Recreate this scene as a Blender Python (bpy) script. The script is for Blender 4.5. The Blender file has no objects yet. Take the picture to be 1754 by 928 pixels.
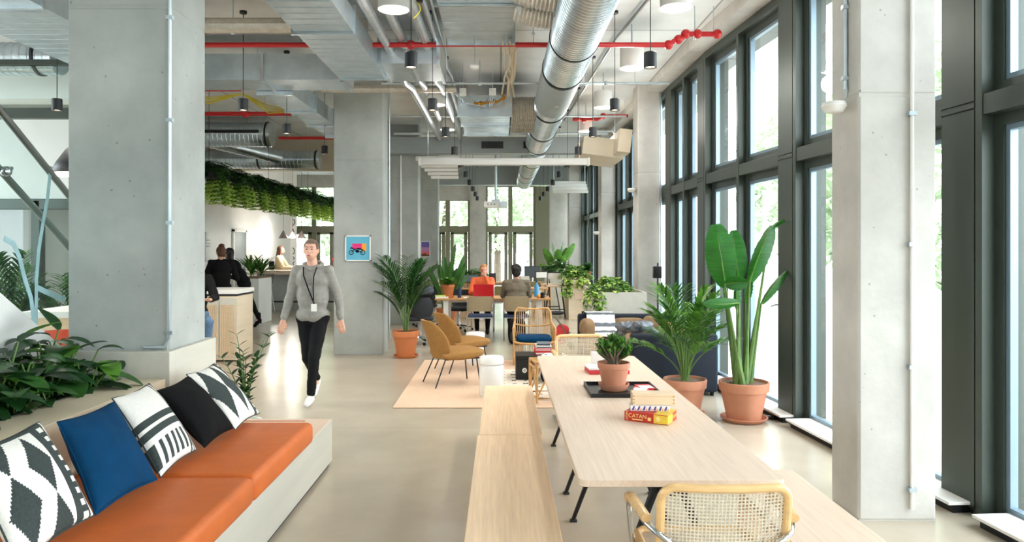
import bpy, bmesh, math, random
from mathutils import Vector, Matrix, Euler, noise

PI = math.pi
sc = bpy.context.scene
COL = sc.collection
V = Vector

# ---------------------------------------------------------------- camera, world, light, exposure
CAM_H, FPX, CX, CY = 1.68, 1250.0, 858.0, 424.0      # eye height, focal length in px of the 1754 px frame, vanishing point
cam_d = bpy.data.cameras.new('camera')
cam = bpy.data.objects.new('camera', cam_d)
COL.objects.link(cam)
cam.location = (0, 0, CAM_H)
cam.rotation_euler = (PI / 2, 0, 0)
cam_d.sensor_width = 36
cam_d.lens = FPX / 1754 * 36
cam_d.shift_x = (877 - CX) / 1754
cam_d.shift_y = -(464 - CY) / 1754
cam_d.clip_start = 0.05
cam_d.clip_end = 300
sc.camera = cam

world = bpy.data.worlds.new('world')
sc.world = world
world.use_nodes = True
wn = world.node_tree.nodes
wbg = wn['Background']
wbg.inputs[0].default_value = (0.85, 0.94, 1.0, 1)
wbg.inputs[1].default_value = 3.1

sc.view_settings.view_transform = 'Standard'
sc.view_settings.look = 'None'
sc.view_settings.gamma = 1
sc.view_settings.use_curve_mapping = False
sc.view_settings.exposure = 1.8
sc.cycles.use_denoising = True
sc.cycles.max_bounces = 8
sc.cycles.diffuse_bounces = 5
sc.cycles.glossy_bounces = 3
sc.cycles.transparent_max_bounces = 12
sc.cycles.transmission_bounces = 4
sc.cycles.sample_clamp_indirect = 8
sc.cycles.caustics_reflective = False
sc.cycles.caustics_refractive = False

PENDANT_W = 24
DRUM_W = 9

def portal(name, loc, rot, sx, sy):
    l = bpy.data.lights.new(name, 'AREA')
    l.shape = 'RECTANGLE'
    l.size, l.size_y = sx, sy
    l.cycles.is_portal = True
    o = bpy.data.objects.new(name, l)
    o.location, o.rotation_euler = loc, rot
    COL.objects.link(o)

portal('window_portal', (3.62, 2.5, 2.1), (0, PI / 2, math.radians(3.84)), 4.3, 14.0)
portal('window_portal', (3.12, 18.2, 2.1), (0, PI / 2, math.radians(.46)), 4.3, 17.6)
portal('window_portal', (-2.5, 27.4, 2.1), (-PI / 2, 0, 0), 11, 4.3)
portal('window_portal', (2.25, -5.6, 2.1), (PI / 2, 0, 0), 2.4, 3.7)

# ---------------------------------------------------------------- materials
def s2l(c):
    return tuple(((v / 255) / 12.92 if v / 255 <= .04045 else ((v / 255 + .055) / 1.055) ** 2.4) for v in c)

def mat(name, col, rough=.5, metal=0, var=0, vscale=3.0, stretch=(1, 1, 1), bump=0, bscale=40, emit=0, col2=None,
        coat=0, trans=0, sheen=0, detail=4, spec=None, pits=0, bands=None):
    m = bpy.data.materials.new(name)
    m.use_nodes = True
    nt = m.node_tree
    N, L = nt.nodes, nt.links
    b = N['Principled BSDF']
    c = s2l(col)
    b.inputs['Base Color'].default_value = (*c, 1)
    b.inputs['Roughness'].default_value = rough
    b.inputs['Metallic'].default_value = metal
    if spec is not None: b.inputs['Specular IOR Level'].default_value = spec
    if coat: b.inputs['Coat Weight'].default_value = coat
    if sheen: b.inputs['Sheen Weight'].default_value = sheen
    if trans: b.inputs['Transmission Weight'].default_value = trans
    if emit:
        b.inputs['Emission Color'].default_value = (*c, 1)
        b.inputs['Emission Strength'].default_value = emit
    if var or bump or col2 or pits or bands:
        tc = N.new('ShaderNodeTexCoord')
        mp = N.new('ShaderNodeMapping')
        mp.inputs['Scale'].default_value = stretch
        L.new(tc.outputs['Object'], mp.inputs[0])
    if var or col2:
        n = N.new('ShaderNodeTexNoise')
        n.inputs['Scale'].default_value = vscale
        n.inputs['Detail'].default_value = detail
        n.inputs['Roughness'].default_value = .6
        L.new(mp.outputs[0], n.inputs[0])
        cr = N.new('ShaderNodeValToRGB')
        a = c
        d = s2l(col2) if col2 else tuple(max(0, v * (1 - var)) for v in c)
        e = tuple(min(1, v * (1 + var * .6)) for v in c) if not col2 else a
        cr.color_ramp.elements[0].position = .32
        cr.color_ramp.elements[0].color = (*d, 1)
        cr.color_ramp.elements[1].position = .68
        cr.color_ramp.elements[1].color = (*e, 1)
        L.new(n.outputs[0], cr.inputs[0])
        last = cr.outputs[0]
        if pits:
            vo = N.new('ShaderNodeTexVoronoi')
            vo.inputs['Scale'].default_value = 9
            L.new(tc.outputs['Object'], vo.inputs[0])
            r2 = N.new('ShaderNodeValToRGB')
            r2.color_ramp.elements[0].position = .05
            r2.color_ramp.elements[0].color = (pits, pits, pits, 1)
            r2.color_ramp.elements[1].position = .085
            r2.color_ramp.elements[1].color = (1, 1, 1, 1)
            L.new(vo.outputs['Distance'], r2.inputs[0])
            mx = N.new('ShaderNodeMix'); mx.data_type = 'RGBA'; mx.blend_type = 'MULTIPLY'
            mx.inputs[0].default_value = 1
            L.new(last, mx.inputs[6]); L.new(r2.outputs[0], mx.inputs[7])
            last = mx.outputs[2]
        if bands:          # (brick width, row height, mortar colour factor, mortar size) joints between slabs
            bk = N.new('ShaderNodeTexBrick')
            bk.offset = 0
            bk.inputs['Scale'].default_value = 1
            bk.inputs['Brick Width'].default_value = bands[0]
            bk.inputs['Row Height'].default_value = bands[1]
            bk.inputs['Mortar Size'].default_value = bands[3]
            bk.inputs['Color1'].default_value = (1, 1, 1, 1)
            bk.inputs['Color2'].default_value = (.93, .93, .93, 1)
            bk.inputs['Mortar'].default_value = (bands[2],) * 3 + (1,)
            L.new(tc.outputs['Object'], bk.inputs[0])
            mx = N.new('ShaderNodeMix'); mx.data_type = 'RGBA'; mx.blend_type = 'MULTIPLY'
            mx.inputs[0].default_value = 1
            L.new(last, mx.inputs[6]); L.new(bk.outputs[0], mx.inputs[7])
            last = mx.outputs[2]
        L.new(last, b.inputs['Base Color'])
    if bump:
        n2 = N.new('ShaderNodeTexNoise')
        n2.inputs['Scale'].default_value = bscale
        n2.inputs['Detail'].default_value = 5
        L.new(mp.outputs[0], n2.inputs[0])
        bp = N.new('ShaderNodeBump')
        bp.inputs['Strength'].default_value = bump
        bp.inputs['Distance'].default_value = .02
        L.new(n2.outputs[0], bp.inputs['Height'])
        L.new(bp.outputs[0], b.inputs['Normal'])
    return m

def glass_mat(name, tint=(.995, 1, 1), gloss=.06):
    m = bpy.data.materials.new(name)
    m.use_nodes = True
    nt = m.node_tree
    N, L = nt.nodes, nt.links
    N.remove(N['Principled BSDF'])
    tr = N.new('ShaderNodeBsdfTransparent'); tr.inputs[0].default_value = (*tint, 1)
    gl = N.new('ShaderNodeBsdfGlossy'); gl.inputs['Roughness'].default_value = .02
    lw = N.new('ShaderNodeLayerWeight'); lw.inputs[0].default_value = .5
    pw = N.new('ShaderNodeMath'); pw.operation = 'POWER'; pw.inputs[1].default_value = 4
    ml = N.new('ShaderNodeMath'); ml.operation = 'MULTIPLY_ADD'; ml.inputs[1].default_value = .35; ml.inputs[2].default_value = gloss * .5
    L.new(lw.outputs['Facing'], pw.inputs[0]); L.new(pw.outputs[0], ml.inputs[0])
    fr = ml
    mx = N.new('ShaderNodeMixShader')
    L.new(fr.outputs[0], mx.inputs[0]); L.new(tr.outputs[0], mx.inputs[1]); L.new(gl.outputs[0], mx.inputs[2])
    L.new(mx.outputs[0], N['Material Output'].inputs[0])
    return m

M = dict(
    floor=mat('polished_concrete_floor', (186, 174, 155), .24, var=.16, vscale=.7, bump=.02, bscale=6, bands=(3.4, 3.4, .8, .006), detail=7),
    ceil=mat('slab_concrete', (233, 237, 237), .75, var=.14, vscale=1.1, bump=.1, bscale=8, bands=(2.4, 3.0, .45, .012), detail=7),
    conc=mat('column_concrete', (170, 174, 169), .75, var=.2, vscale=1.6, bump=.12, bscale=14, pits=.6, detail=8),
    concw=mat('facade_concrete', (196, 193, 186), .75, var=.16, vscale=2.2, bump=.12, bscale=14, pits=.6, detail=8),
    white=mat('white_paint', (235, 233, 228), .6, var=.03),
    wallgrey=mat('light_grey_wall_paint', (206, 208, 203), .7, var=.03),
    white2=mat('matt_white_board', (232, 230, 224), .5, var=.03),
    frame=mat('grey_metal_frame', (62, 70, 63), .42, metal=.3, var=.08, vscale=2),
    sash=mat('blue_grey_sash', (120, 140, 152), .35, metal=.4),
    olive=mat('olive_metal_frame', (134, 132, 110), .45, metal=.2),
    galv=mat('galvanised_steel', (210, 220, 226), .26, metal=.9, var=.16, vscale=3, stretch=(1, 1, 1), bump=.05, bscale=12),
    galvd=mat('dull_galvanised_steel', (194, 206, 212), .38, metal=.7, var=.12, vscale=5),
    foil=mat('foil_insulation', (205, 198, 186), .35, metal=.7, var=.15, vscale=18, bump=.5, bscale=60),
    sfoil=mat('silver_foil', (205, 210, 214), .36, metal=.85, var=.12, vscale=14, bump=.5, bscale=30),
    blackband=mat('black_rubber_band', (20, 20, 20), .5),
    red=mat('red_sprinkler_pipe', (190, 25, 30), .4),
    brass=mat('brass_fitting', (170, 120, 40), .35, metal=.8),
    yellow=mat('yellow_cable', (205, 190, 60), .5),
    black=mat('black_lamp_metal', (22, 24, 26), .45),
    blackm=mat('black_steel', (24, 25, 27), .4, metal=.3),
    lampin=mat('warm_lamp_disc', (255, 236, 205), .5, emit=3.0),
    chrome=mat('chrome', (215, 218, 222), .08, metal=1),
    steel=mat('brushed_steel', (150, 152, 146), .3, metal=.9, var=.1, vscale=6),
    leather=mat('tan_leather', (198, 98, 36), .5, var=.13, vscale=5, bump=.06, bscale=90, detail=6),
    ply=mat('birch_plywood', (226, 210, 182), .5, var=.08, vscale=3, stretch=(1, .25, 3), bump=.02, bscale=20),
    plyw=mat('whitewashed_plywood', (200, 197, 184), .5, var=.06, vscale=3, stretch=(3, .3, 3)),
    oak=mat('pale_oak', (226, 201, 178), .45, var=.10, vscale=5, stretch=(13, .5, 13), bump=.03, bscale=30, detail=8),
    oakb=mat('bench_oak', (250, 214, 176), .45, var=.13, vscale=5, stretch=(13, .5, 13), bump=.04, bscale=30, detail=8),
    oakd=mat('light_oak_edge', (200, 150, 95), .45, var=.15, vscale=6, stretch=(6, .5, 6)),
    beech=mat('honey_beech', (228, 186, 128), .35, var=.12, vscale=9, stretch=(1, 4, 4), coat=.3),
    cane=mat('woven_cane', (216, 202, 178), .6, var=.1, vscale=50),
    rattan=mat('rattan', (205, 158, 98), .5, var=.2, vscale=12, bump=.1, bscale=50),
    terra=mat('terracotta', (190, 128, 98), .75, var=.1, vscale=5, bump=.05, bscale=50),
    terrao=mat('orange_terracotta', (190, 112, 62), .7, var=.1, vscale=5),
    soil=mat('potting_soil', (72, 52, 40), .95, var=.5, vscale=60, bump=1, bscale=70),
    pebble=mat('clay_pebbles', (142, 112, 92), .9, var=.5, vscale=50, bump=1, bscale=60),
    leaf=mat('leaf_green', (58, 108, 44), .38, var=.4, vscale=7, spec=.5),
    leafd=mat('leaf_dark_green', (34, 76, 34), .35, var=.45, vscale=8),
    leafb=mat('leaf_bright_green', (104, 156, 60), .4, var=.35, vscale=8),
    leafl=mat('leaf_light_green', (214, 240, 128), .45, var=.3, vscale=8),
    leafs=mat('leaf_strelitzia', (44, 112, 36), .34, var=.3, vscale=5, stretch=(1, 1, 8)),
    stem=mat('plant_stem', (96, 128, 62), .5, var=.25, vscale=10),
    woodstem=mat('woody_stem', (112, 98, 80), .7, var=.25, vscale=14),
    blue=mat('royal_blue_wool', (2, 56, 92), .9, var=.16, vscale=9, bump=.2, bscale=150, spec=.15),
    blk=mat('black_velvet', (14, 14, 15), .9, bump=.1, bscale=100, spec=.15),
    knitw=mat('white_knit', (232, 228, 220), .9, var=.05, vscale=60, bump=.35, bscale=200),
    knitd=mat('dark_green_knit', (52, 62, 60), .9, var=.25, vscale=90, bump=.35, bscale=200),
    ochre=mat('ochre_wool', (150, 108, 52), .85, var=.1, vscale=20, bump=.1, bscale=150),
    navy=mat('navy_fabric', (14, 25, 40), .85, var=.15, vscale=20, bump=.1, bscale=150),
    tan=mat('tan_fabric', (140, 112, 80), .85, var=.15, vscale=12, bump=.15, bscale=60),
    ceramic=mat('white_ceramic', (238, 238, 236), .22, coat=.3),
    rug=mat('peach_jute_rug', (222, 192, 164), .95, var=.08, vscale=30, bump=.3, bscale=150),
    rugw=mat('cream_wool', (226, 216, 200), .95, var=.08, vscale=30, bump=.3, bscale=90),
    rugr=mat('red_wool', (200, 50, 60), .95),
    beige=mat('beige_upholstery', (170, 154, 122), .7, var=.06, vscale=20),
    olivef=mat('olive_upholstery', (128, 116, 70), .8),
    dblue=mat('dark_blue_seat', (28, 52, 88), .7),
    redlap=mat('red_laptop_lid', (190, 16, 34), .35),
    catan=mat('red_game_box', (196, 44, 30), .45, var=.15, vscale=20),
    catany=mat('yellow_box_panel', (236, 196, 60), .45, var=.15, vscale=30),
    gold=mat('gold_print', (245, 214, 130), .5),
    boxwood=mat('pale_wooden_box', (228, 200, 164), .5, var=.08, vscale=6, stretch=(1, 5, 5)),
    purple=mat('purple_print', (84, 66, 140), .5),
    redbox=mat('red_book_cover', (205, 52, 56), .5),
    paper=mat('white_paper', (236, 234, 230), .6),
    skin=mat('skin', (214, 164, 140), .55, var=.06, vscale=14),
    hoodie=mat('grey_marl_hoodie', (142, 140, 134), .9, var=.14, vscale=14, bump=.3, bscale=30),
    blackc=mat('black_cloth', (18, 18, 20), .85, var=.1, bump=.2, bscale=20, spec=.2),
    jeans=mat('blue_jeans', (96, 128, 162), .8, var=.3, vscale=14),
    creamc=mat('cream_top', (222, 204, 170), .85, var=.08, vscale=9),
    orangec=mat('orange_cardigan', (226, 108, 62), .85, var=.1, vscale=9),
    redc=mat('red_jacket', (222, 66, 72), .8, var=.1, vscale=9),
    jacket=mat('taupe_jacket', (120, 110, 94), .85, var=.16, vscale=12, bump=.2, bscale=20),
    hairb=mat('brown_hair', (94, 58, 36), .6, var=.35, vscale=30, stretch=(6, 6, 1)),
    hairbl=mat('blond_hair', (190, 130, 78), .6, var=.3, vscale=30),
    hairk=mat('black_hair', (20, 17, 16), .5, var=.3, vscale=30),
    hairg=mat('short_grey_brown_hair', (104, 86, 72), .8, var=.3, vscale=60),
    eye=mat('dark_eye', (30, 24, 22), .3),
    lip=mat('lips', (178, 96, 88), .5),
    shoe=mat('white_sneaker', (232, 228, 226), .5),
    screen=mat('dark_screen', (44, 52, 60), .2),
    skyblue=mat('poster_light_blue', (92, 172, 198), .6),
    pink=mat('poster_pink', (214, 44, 120), .6),
    porange=mat('poster_orange', (240, 156, 40), .6),
    sunset=mat('poster_purple', (104, 92, 160), .6),
    sunset2=mat('poster_mauve', (176, 124, 168), .6),
    sunset3=mat('poster_coral', (212, 96, 104), .6),
    ribbon=mat('pale_blue_film', (168, 204, 208), .5, var=.12, vscale=12),
    greenp=mat('green_sign', (60, 150, 110), .5),
    glass=glass_mat('window_glass'),
    glassb=glass_mat('balustrade_glass', (.90, .96, .955)),
    bluebottle=mat('blue_bottle', (70, 150, 200), .2),
    lightcone=mat('mauve_grey_cone', (140, 124, 120), .5),
    carbon=mat('charcoal_fabric', (46, 48, 52), .85),
    orangech=mat('orange_shell', (226, 78, 40), .5),
    ground=mat('pale_paving', (190, 190, 184), .9, var=.1, vscale=1),
    bark=mat('tree_bark', (96, 84, 70), .9),
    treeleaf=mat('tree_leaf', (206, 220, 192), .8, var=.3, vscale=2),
    greyduct=mat('grey_painted_duct', (150, 158, 158), .5, metal=.2, var=.05),
    cream=mat('cream_fire_board', (214, 202, 180), .7, var=.05),
    throw=mat('grey_throw_stripe', (96, 104, 112), .9, bump=.2, bscale=90),
    satin=mat('grey_satin_jacket', (92, 98, 106), .35, var=.3, vscale=14, bump=.4, bscale=12),
)

for k_ in [k for k in M if k.startswith('leaf')]:          # light shines through thin leaves
    nt_ = M[k_].node_tree
    pb_ = nt_.nodes['Principled BSDF']
    tl_ = nt_.nodes.new('ShaderNodeBsdfTranslucent')
    mx_ = nt_.nodes.new('ShaderNodeMixShader'); mx_.inputs[0].default_value = .34
    src_ = pb_.inputs['Base Color'].links[0].from_socket
    nt_.links.new(src_, tl_.inputs[0])
    nt_.links.new(pb_.outputs[0], mx_.inputs[1]); nt_.links.new(tl_.outputs[0], mx_.inputs[2])
    nt_.links.new(mx_.outputs[0], nt_.nodes['Material Output'].inputs[0])

# ---------------------------------------------------------------- object helpers
def link(o):
    COL.objects.link(o)
    return o

def tag(o, label=None, cat=None, group=None, kind=None):
    if label: o['label'] = label
    if cat: o['category'] = cat
    if group: o['group'] = group
    if kind: o['kind'] = kind
    return o

def thing(name, label, cat, loc=(0, 0, 0), rz=0, group=None, kind=None):
    o = bpy.data.objects.new(name, None)
    o.empty_display_size = .1
    o.location = loc
    o.rotation_euler = (0, 0, rz)
    link(o)
    return tag(o, label, cat, group, kind)

def clone(root, loc, rz=None, label=None, group=None, scale=None):
    r = link(root.copy())
    r.location = loc
    if rz is not None: r.rotation_euler = (0, 0, rz)
    if scale is not None: r.scale = (scale,) * 3
    if label: r['label'] = label
    if group: r['group'] = group
    for ch in list(root.children):
        c = link(ch.copy())
        c.parent = r
        for g in list(ch.children):
            d = link(g.copy())
            d.parent = c
    return r

class MB:
    """collects shapes and links them as one mesh object"""
    def __init__(s):
        s.bm = bmesh.new()
        s.mi = 0
        s.tf = None
    def m(s, i):
        s.mi = i
        return s
    def _v(s, p):
        p = V(p)
        return s.bm.verts.new(s.tf @ p if s.tf else p)
    def _f(s, vs):
        try:
            f = s.bm.faces.new(vs)
            f.material_index = s.mi
            f.smooth = True
            return f
        except ValueError:
            return None
    def box(s, x0, x1, y0, y1, z0, z1, rot=None, bev=0, seg=2):
        """axis box, optional rotation matrix about its centre"""
        c = V(((x0 + x1) / 2, (y0 + y1) / 2, (z0 + z1) / 2))
        h = V((abs(x1 - x0) / 2, abs(y1 - y0) / 2, abs(z1 - z0) / 2))
        vs = []
        for i in (-1, 1):
            for j in (-1, 1):
                for k in (-1, 1):
                    q = V((i * h.x, j * h.y, k * h.z))
                    if rot: q = rot @ q
                    vs.append(s._v(c + q))
        fs = []
        for q in ((0, 1, 3, 2), (4, 6, 7, 5), (0, 4, 5, 1), (2, 3, 7, 6), (0, 2, 6, 4), (1, 5, 7, 3)):
            f = s._f([vs[i] for i in q])
            fs.append(f)
        if bev:
            ed = list({e for f in fs for e in f.edges})
            r = bmesh.ops.bevel(s.bm, geom=ed, offset=bev, segments=seg, affect='EDGES', profile=.5)
            for f in r['faces']:
                f.material_index = s.mi
                f.smooth = True
        return s
    def rings(s, rs, cap0=True, cap1=True, closed=False):
        vv = [[s._v(p) for p in r] for r in rs]
        n = len(vv[0])
        m = len(vv)
        for a in range(m if closed else m - 1):
            A, B = vv[a], vv[(a + 1) % m]
            for i in range(n):
                s._f((A[i], A[(i + 1) % n], B[(i + 1) % n], B[i]))
        if not closed:
            if cap0: s._f(list(reversed(vv[0])))
            if cap1: s._f(vv[-1])
        return s
    def tube(s, pts, r, seg=8, closed=False, ry=None):
        pts = [V(p) for p in pts]
        n = len(pts)
        rr = list(r) if isinstance(r, (list, tuple)) else [r] * n
        prev = None
        R = []
        for i in range(n):
            if closed:
                t = pts[(i + 1) % n] - pts[i - 1]
            else:
                t = pts[min(i + 1, n - 1)] - pts[max(i - 1, 0)]
            if t.length < 1e-9: t = V((0, 0, 1))
            t.normalize()
            if prev is None:
                a = V((0, 0, 1)) if abs(t.z) < .9 else V((1, 0, 0))
                u = t.cross(a).normalized()
            else:
                u = (prev - t * prev.dot(t))
                if u.length < 1e-6: u = t.orthogonal()
                u.normalize()
            prev = u
            w = t.cross(u)
            k = (ry / rr[i]) if ry else 1
            R.append([pts[i] + u * (math.cos(2 * PI * j / seg) * rr[i]) + w * (math.sin(2 * PI * j / seg) * rr[i] * k) for j in range(seg)])
        return s.rings(R, closed=closed)
    def lathe(s, prof, c=(0, 0, 0), seg=24, axis='z', caps=True):
        c = V(c)
        R = []
        for (r, z) in prof:
            ring = []
            for j in range(seg):
                a = 2 * PI * j / seg
                if axis == 'z': q = V((r * math.cos(a), r * math.sin(a), z))
                elif axis == 'y': q = V((r * math.cos(a), z, -r * math.sin(a)))
                else: q = V((z, r * math.cos(a), r * math.sin(a)))
                ring.append(c + q)
            R.append(ring)
        return s.rings(R, caps, caps)
    def ell(s, c, r, seg=16, rows=10, rot=None):
        c = V(c)
        R = []
        for i in range(rows + 1):
            t = -PI / 2 + PI * i / rows
            t = max(-PI / 2 + .02, min(PI / 2 - .02, t))
            ring = []
            for j in range(seg):
                a = 2 * PI * j / seg
                q = V((r[0] * math.cos(t) * math.cos(a), r[1] * math.cos(t) * math.sin(a), r[2] * math.sin(t)))
                if rot: q = rot @ q
                ring.append(c + q)
            R.append(ring)
        return s.rings(R)
    def caps_(s, a, ra, b, rb, seg=12):
        """tapered limb with round ends"""
        a, b = V(a), V(b)
        t = (b - a)
        if t.length < 1e-6: t = V((0, 0, 1e-3))
        t.normalize()
        P, RR = [], []
        for k in range(5):
            th = -PI / 2 + k * PI / 10
            P.append(a + t * (math.sin(th) * ra)); RR.append(max(.001, math.cos(th) * ra))
        for k in range(5):
            th = k * PI / 8
            P.append(b + t * (math.sin(th) * rb)); RR.append(max(.001, math.cos(th) * rb))
        u = t.orthogonal().normalized()
        w = t.cross(u)
        return s.rings([[P[i] + u * (math.cos(2 * PI * j / seg) * RR[i]) + w * (math.sin(2 * PI * j / seg) * RR[i]) for j in range(seg)] for i in range(len(P))])
    def prism(s, poly, z0, z1, axis='z'):
        """extruded 2-D outline; axis = extrusion axis"""
        def q(p, z):
            if axis == 'z': return (p[0], p[1], z)
            if axis == 'y': return (p[0], z, p[1])
            return (z, p[0], p[1])
        return s.rings([[q(p, z0) for p in poly], [q(p, z1) for p in poly]])
    def leaf(s, base, d, L, Wd, droop=.6, seg=6, shape='lance', fold=.25, side=None):
        p = V(base)
        d = V(d).normalized()
        prevs = None
        a = None
        for i in range(seg + 1):
            t = i / seg
            if shape == 'lance': w = math.sin(PI * min(1, t * .9 + .1)) ** .8
            elif shape == 'heart': w = (math.sin(PI * t ** .62) ** .75) if 0 < t < 1 else (0.0 if t == 1 else .35)
            elif shape == 'paddle': w = (math.sin(PI * t ** .85) ** .55) if 0 < t < 1 else .02
            else: w = 1 - t * .9
            w = max(.015, w) * Wd / 2
            if side is None:
                sd = d.cross(V((0, 0, 1)))
                if sd.length < .05: sd = V((1, 0, 0))
            else:
                sd = V(side) - d * V(side).dot(d)
            sd.normalize()
            up = sd.cross(d).normalized()
            vs = [s._v(p - sd * w + up * (w * fold)), s._v(p), s._v(p + sd * w + up * (w * fold))]
            if prevs:
                s._f((prevs[0], vs[0], vs[1], prevs[1]))
                s._f((prevs[1], vs[1], vs[2], prevs[2]))
            prevs = vs
            p = p + d * (L / seg)
            d = (d + V((0, 0, -droop / seg))).normalized()
        return s
    def obj(s, name, mats, parent=None, bevel=0, label=None, flat=False, solid=0, recalc=True, sub=0, angle=35):
        me = bpy.data.meshes.new(name)
        if recalc: bmesh.ops.recalc_face_normals(s.bm, faces=s.bm.faces)
        s.bm.to_mesh(me)
        s.bm.free()
        for mt in (mats if isinstance(mats, (list, tuple)) else [mats]):
            me.materials.append(M[mt] if isinstance(mt, str) else mt)
        if flat:
            for p in me.polygons: p.use_smooth = False
        else:
            me.set_sharp_from_angle(angle=math.radians(angle))
        o = link(bpy.data.objects.new(name, me))
        if parent: o.parent = parent
        if bevel:
            b = o.modifiers.new('b', 'BEVEL')
            b.width = bevel; b.segments = 2; b.limit_method = 'ANGLE'; b.angle_limit = math.radians(40)
        if solid:
            b = o.modifiers.new('s', 'SOLIDIFY'); b.thickness = solid; b.offset = 0
        if sub:
            b = o.modifiers.new('u', 'SUBSURF'); b.levels = b.render_levels = sub
        if label: o['label'] = label
        return o

TMP = bpy.data.scenes.new('workbench')
def bake(o):
    TMP.collection.objects.link(o)
    vl = TMP.view_layers[0]
    vl.update()
    me = bpy.data.meshes.new_from_object(o.evaluated_get(vl.depsgraph))
    TMP.collection.objects.unlink(o)
    o.modifiers.clear()
    o.data = me
    for p in me.polygons: p.use_smooth = True
    return o

def fuse(mb, name, mt, parent, voxel=.012, smooth=4, wrinkle=0):
    """melt overlapping limbs into one continuous surface"""
    o = mb.obj(name, mt)
    COL.objects.unlink(o)
    r = o.modifiers.new('r', 'REMESH'); r.mode = 'VOXEL'; r.voxel_size = voxel
    q = o.modifiers.new('q', 'SMOOTH'); q.iterations = smooth; q.factor = .5
    bake(o)
    link(o)
    o.parent = parent
    if wrinkle:
        for v in o.data.vertices:
            n = noise.noise(v.co * 9 + V((3, 1, 7))) + .6 * noise.noise(V((v.co.x * 6, v.co.y * 6, v.co.z * 26)))
            v.co += v.normal * n * wrinkle
    return o

def WP(x, y, d):
    """world point seen at pixel (x, y) at distance d, for measuring sizes off the photo"""
    return V(((x - CX) * d / FPX, d, CAM_H - (y - CY) * d / FPX))

def structure(o):
    o['kind'] = 'structure'
    return o

# ================================================================ THE ROOM
CEIL = 4.36
mb = MB(); mb.box(-9.2, 3.9, -6, 27.6, -.2, 0)
structure(mb.obj('floor', 'floor', flat=True))
mb = MB(); mb.box(-9.2, 3.9, -6, 27.6, CEIL, CEIL + .3)
structure(mb.obj('ceiling', 'ceil', flat=True))
mb = MB(); mb.box(-7.25, -7.05, 9.9, 24.4, 0, CEIL)
structure(mb.obj('wall_left', 'white', flat=True))
mb = MB(); mb.box(-9.2, -9.0, 9.9, 27.6, 0, CEIL); mb.box(-9.2, -9.0, -6, 9.9, 0, .5); mb.box(-9.2, -9.0, -6, 9.9, 3.9, CEIL)
for y, y1 in ((-6, -1.8), (1.8, 5.8), (9.5, 9.9)): mb.box(-9.2, -9.0, y, y1, .5, 3.9)  # unseen openings between these piers, added to let daylight brighten the left side
structure(mb.obj('wall_outer', 'white', flat=True))
# wall with the double door, behind the stair
mb = MB()
mb.box(-7.05, -5.1, 9.9, 10.05, 2.34, 3.42)
mb.box(-5.3, -5.1, 9.9, 10.05, 0, 2.34)
structure(mb.obj('wall_stair', 'wallgrey', flat=True))
dr = thing('door_1', None, None, (-6.3, 9.9, 0), kind='structure')
mb = MB()
for x0, x1 in ((-.75, -.66), (-.06, .06), (.72, .99)):
    mb.box(x0, x1, -.03, .1, 0, 2.32)
mb.box(-.75, .99, -.03, .1, 2.2, 2.34)
mb.box(-.66, .72, 0, .06, 0, .12)
mb.obj('door_frame', 'frame', dr, bevel=.006)
mb = MB(); mb.box(-.66, -.06, .02, .035, .12, 2.2); mb.box(.06, .72, .02, .035, .12, 2.2)
mb.obj('pane', 'glass', dr, flat=True)
mb = MB(); mb.tube([(.1, -.05, .95), (.1, -.09, .95), (.1, -.09, 1.15), (.1, -.05, 1.15)], .012)
mb.obj('door_handle', 'chrome', dr)
mb = MB(); mb.box(-7.05, -5.1, 10.9, 10.95, 0, 3)
structure(mb.obj('wall_corridor', 'wallgrey', flat=True))
sg = MB(); sg.box(-.09, .09, -.01, 0, -.05, .05); s_ = sg.obj('exit_sign', 'paper'); s_.location = (-6.06, 10.88, 1.62)
tag(s_, 'small green and white exit sign seen through the glass door behind the stair', 'sign')
sg = MB(); sg.box(-.02, .085, -.014, -.01, -.045, .045); sg.obj('green_panel', 'greenp', s_)
sg = MB(); sg.tube([(.03, -.016, -.02), (.05, -.016, .0), (.045, -.016, .025)], .006, 5); sg.obj('running_figure', 'paper', s_)

# side door in the white wall
dr = thing('door_2', None, None, (-7.04, 19.6, 0), kind='structure')
mb = MB(); mb.box(0, .05, -.5, -.42, 0, 2.16); mb.box(0, .05, .42, .5, 0, 2.16); mb.box(0, .05, -.5, .5, 2.1, 2.18)
mb.obj('door_frame', 'white2', dr)
mb = MB(); mb.box(0, .025, -.42, .42, .01, 2.1); mb.obj('door_leaf', 'greyduct', dr)
mb = MB(); mb.box(.03, .05, .3, .34, .95, 1.15); mb.obj('door_handle', 'steel', dr)

# back wall (behind the photographer) with an unseen opening, cut to tune the daylight
mb = MB()
mb.box(-9, 3.9, -6, -5.8, 0, .3); mb.box(-9, 3.9, -6, -5.8, 3.9, CEIL)
mb.box(-9, 1.1, -6, -5.8, .3, 3.9); mb.box(3.4, 3.9, -6, -5.8, .3, 3.9)
structure(mb.obj('wall_back', 'conc', flat=True))

# ---------------------------------------------------------------- glazed street front
def frame_at(p, ang):
    return Matrix.Translation(V(p)) @ Matrix.Rotation(ang, 4, 'Z')
SEG1 = frame_at((3.273, 0, 0), math.radians(3.84))
SEG2 = frame_at((2.64, 9.43, 0), math.radians(.46))
TR0, TR1, HEAD = 2.50, 2.63, 4.12
n_post = 0
n_win = 0

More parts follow.
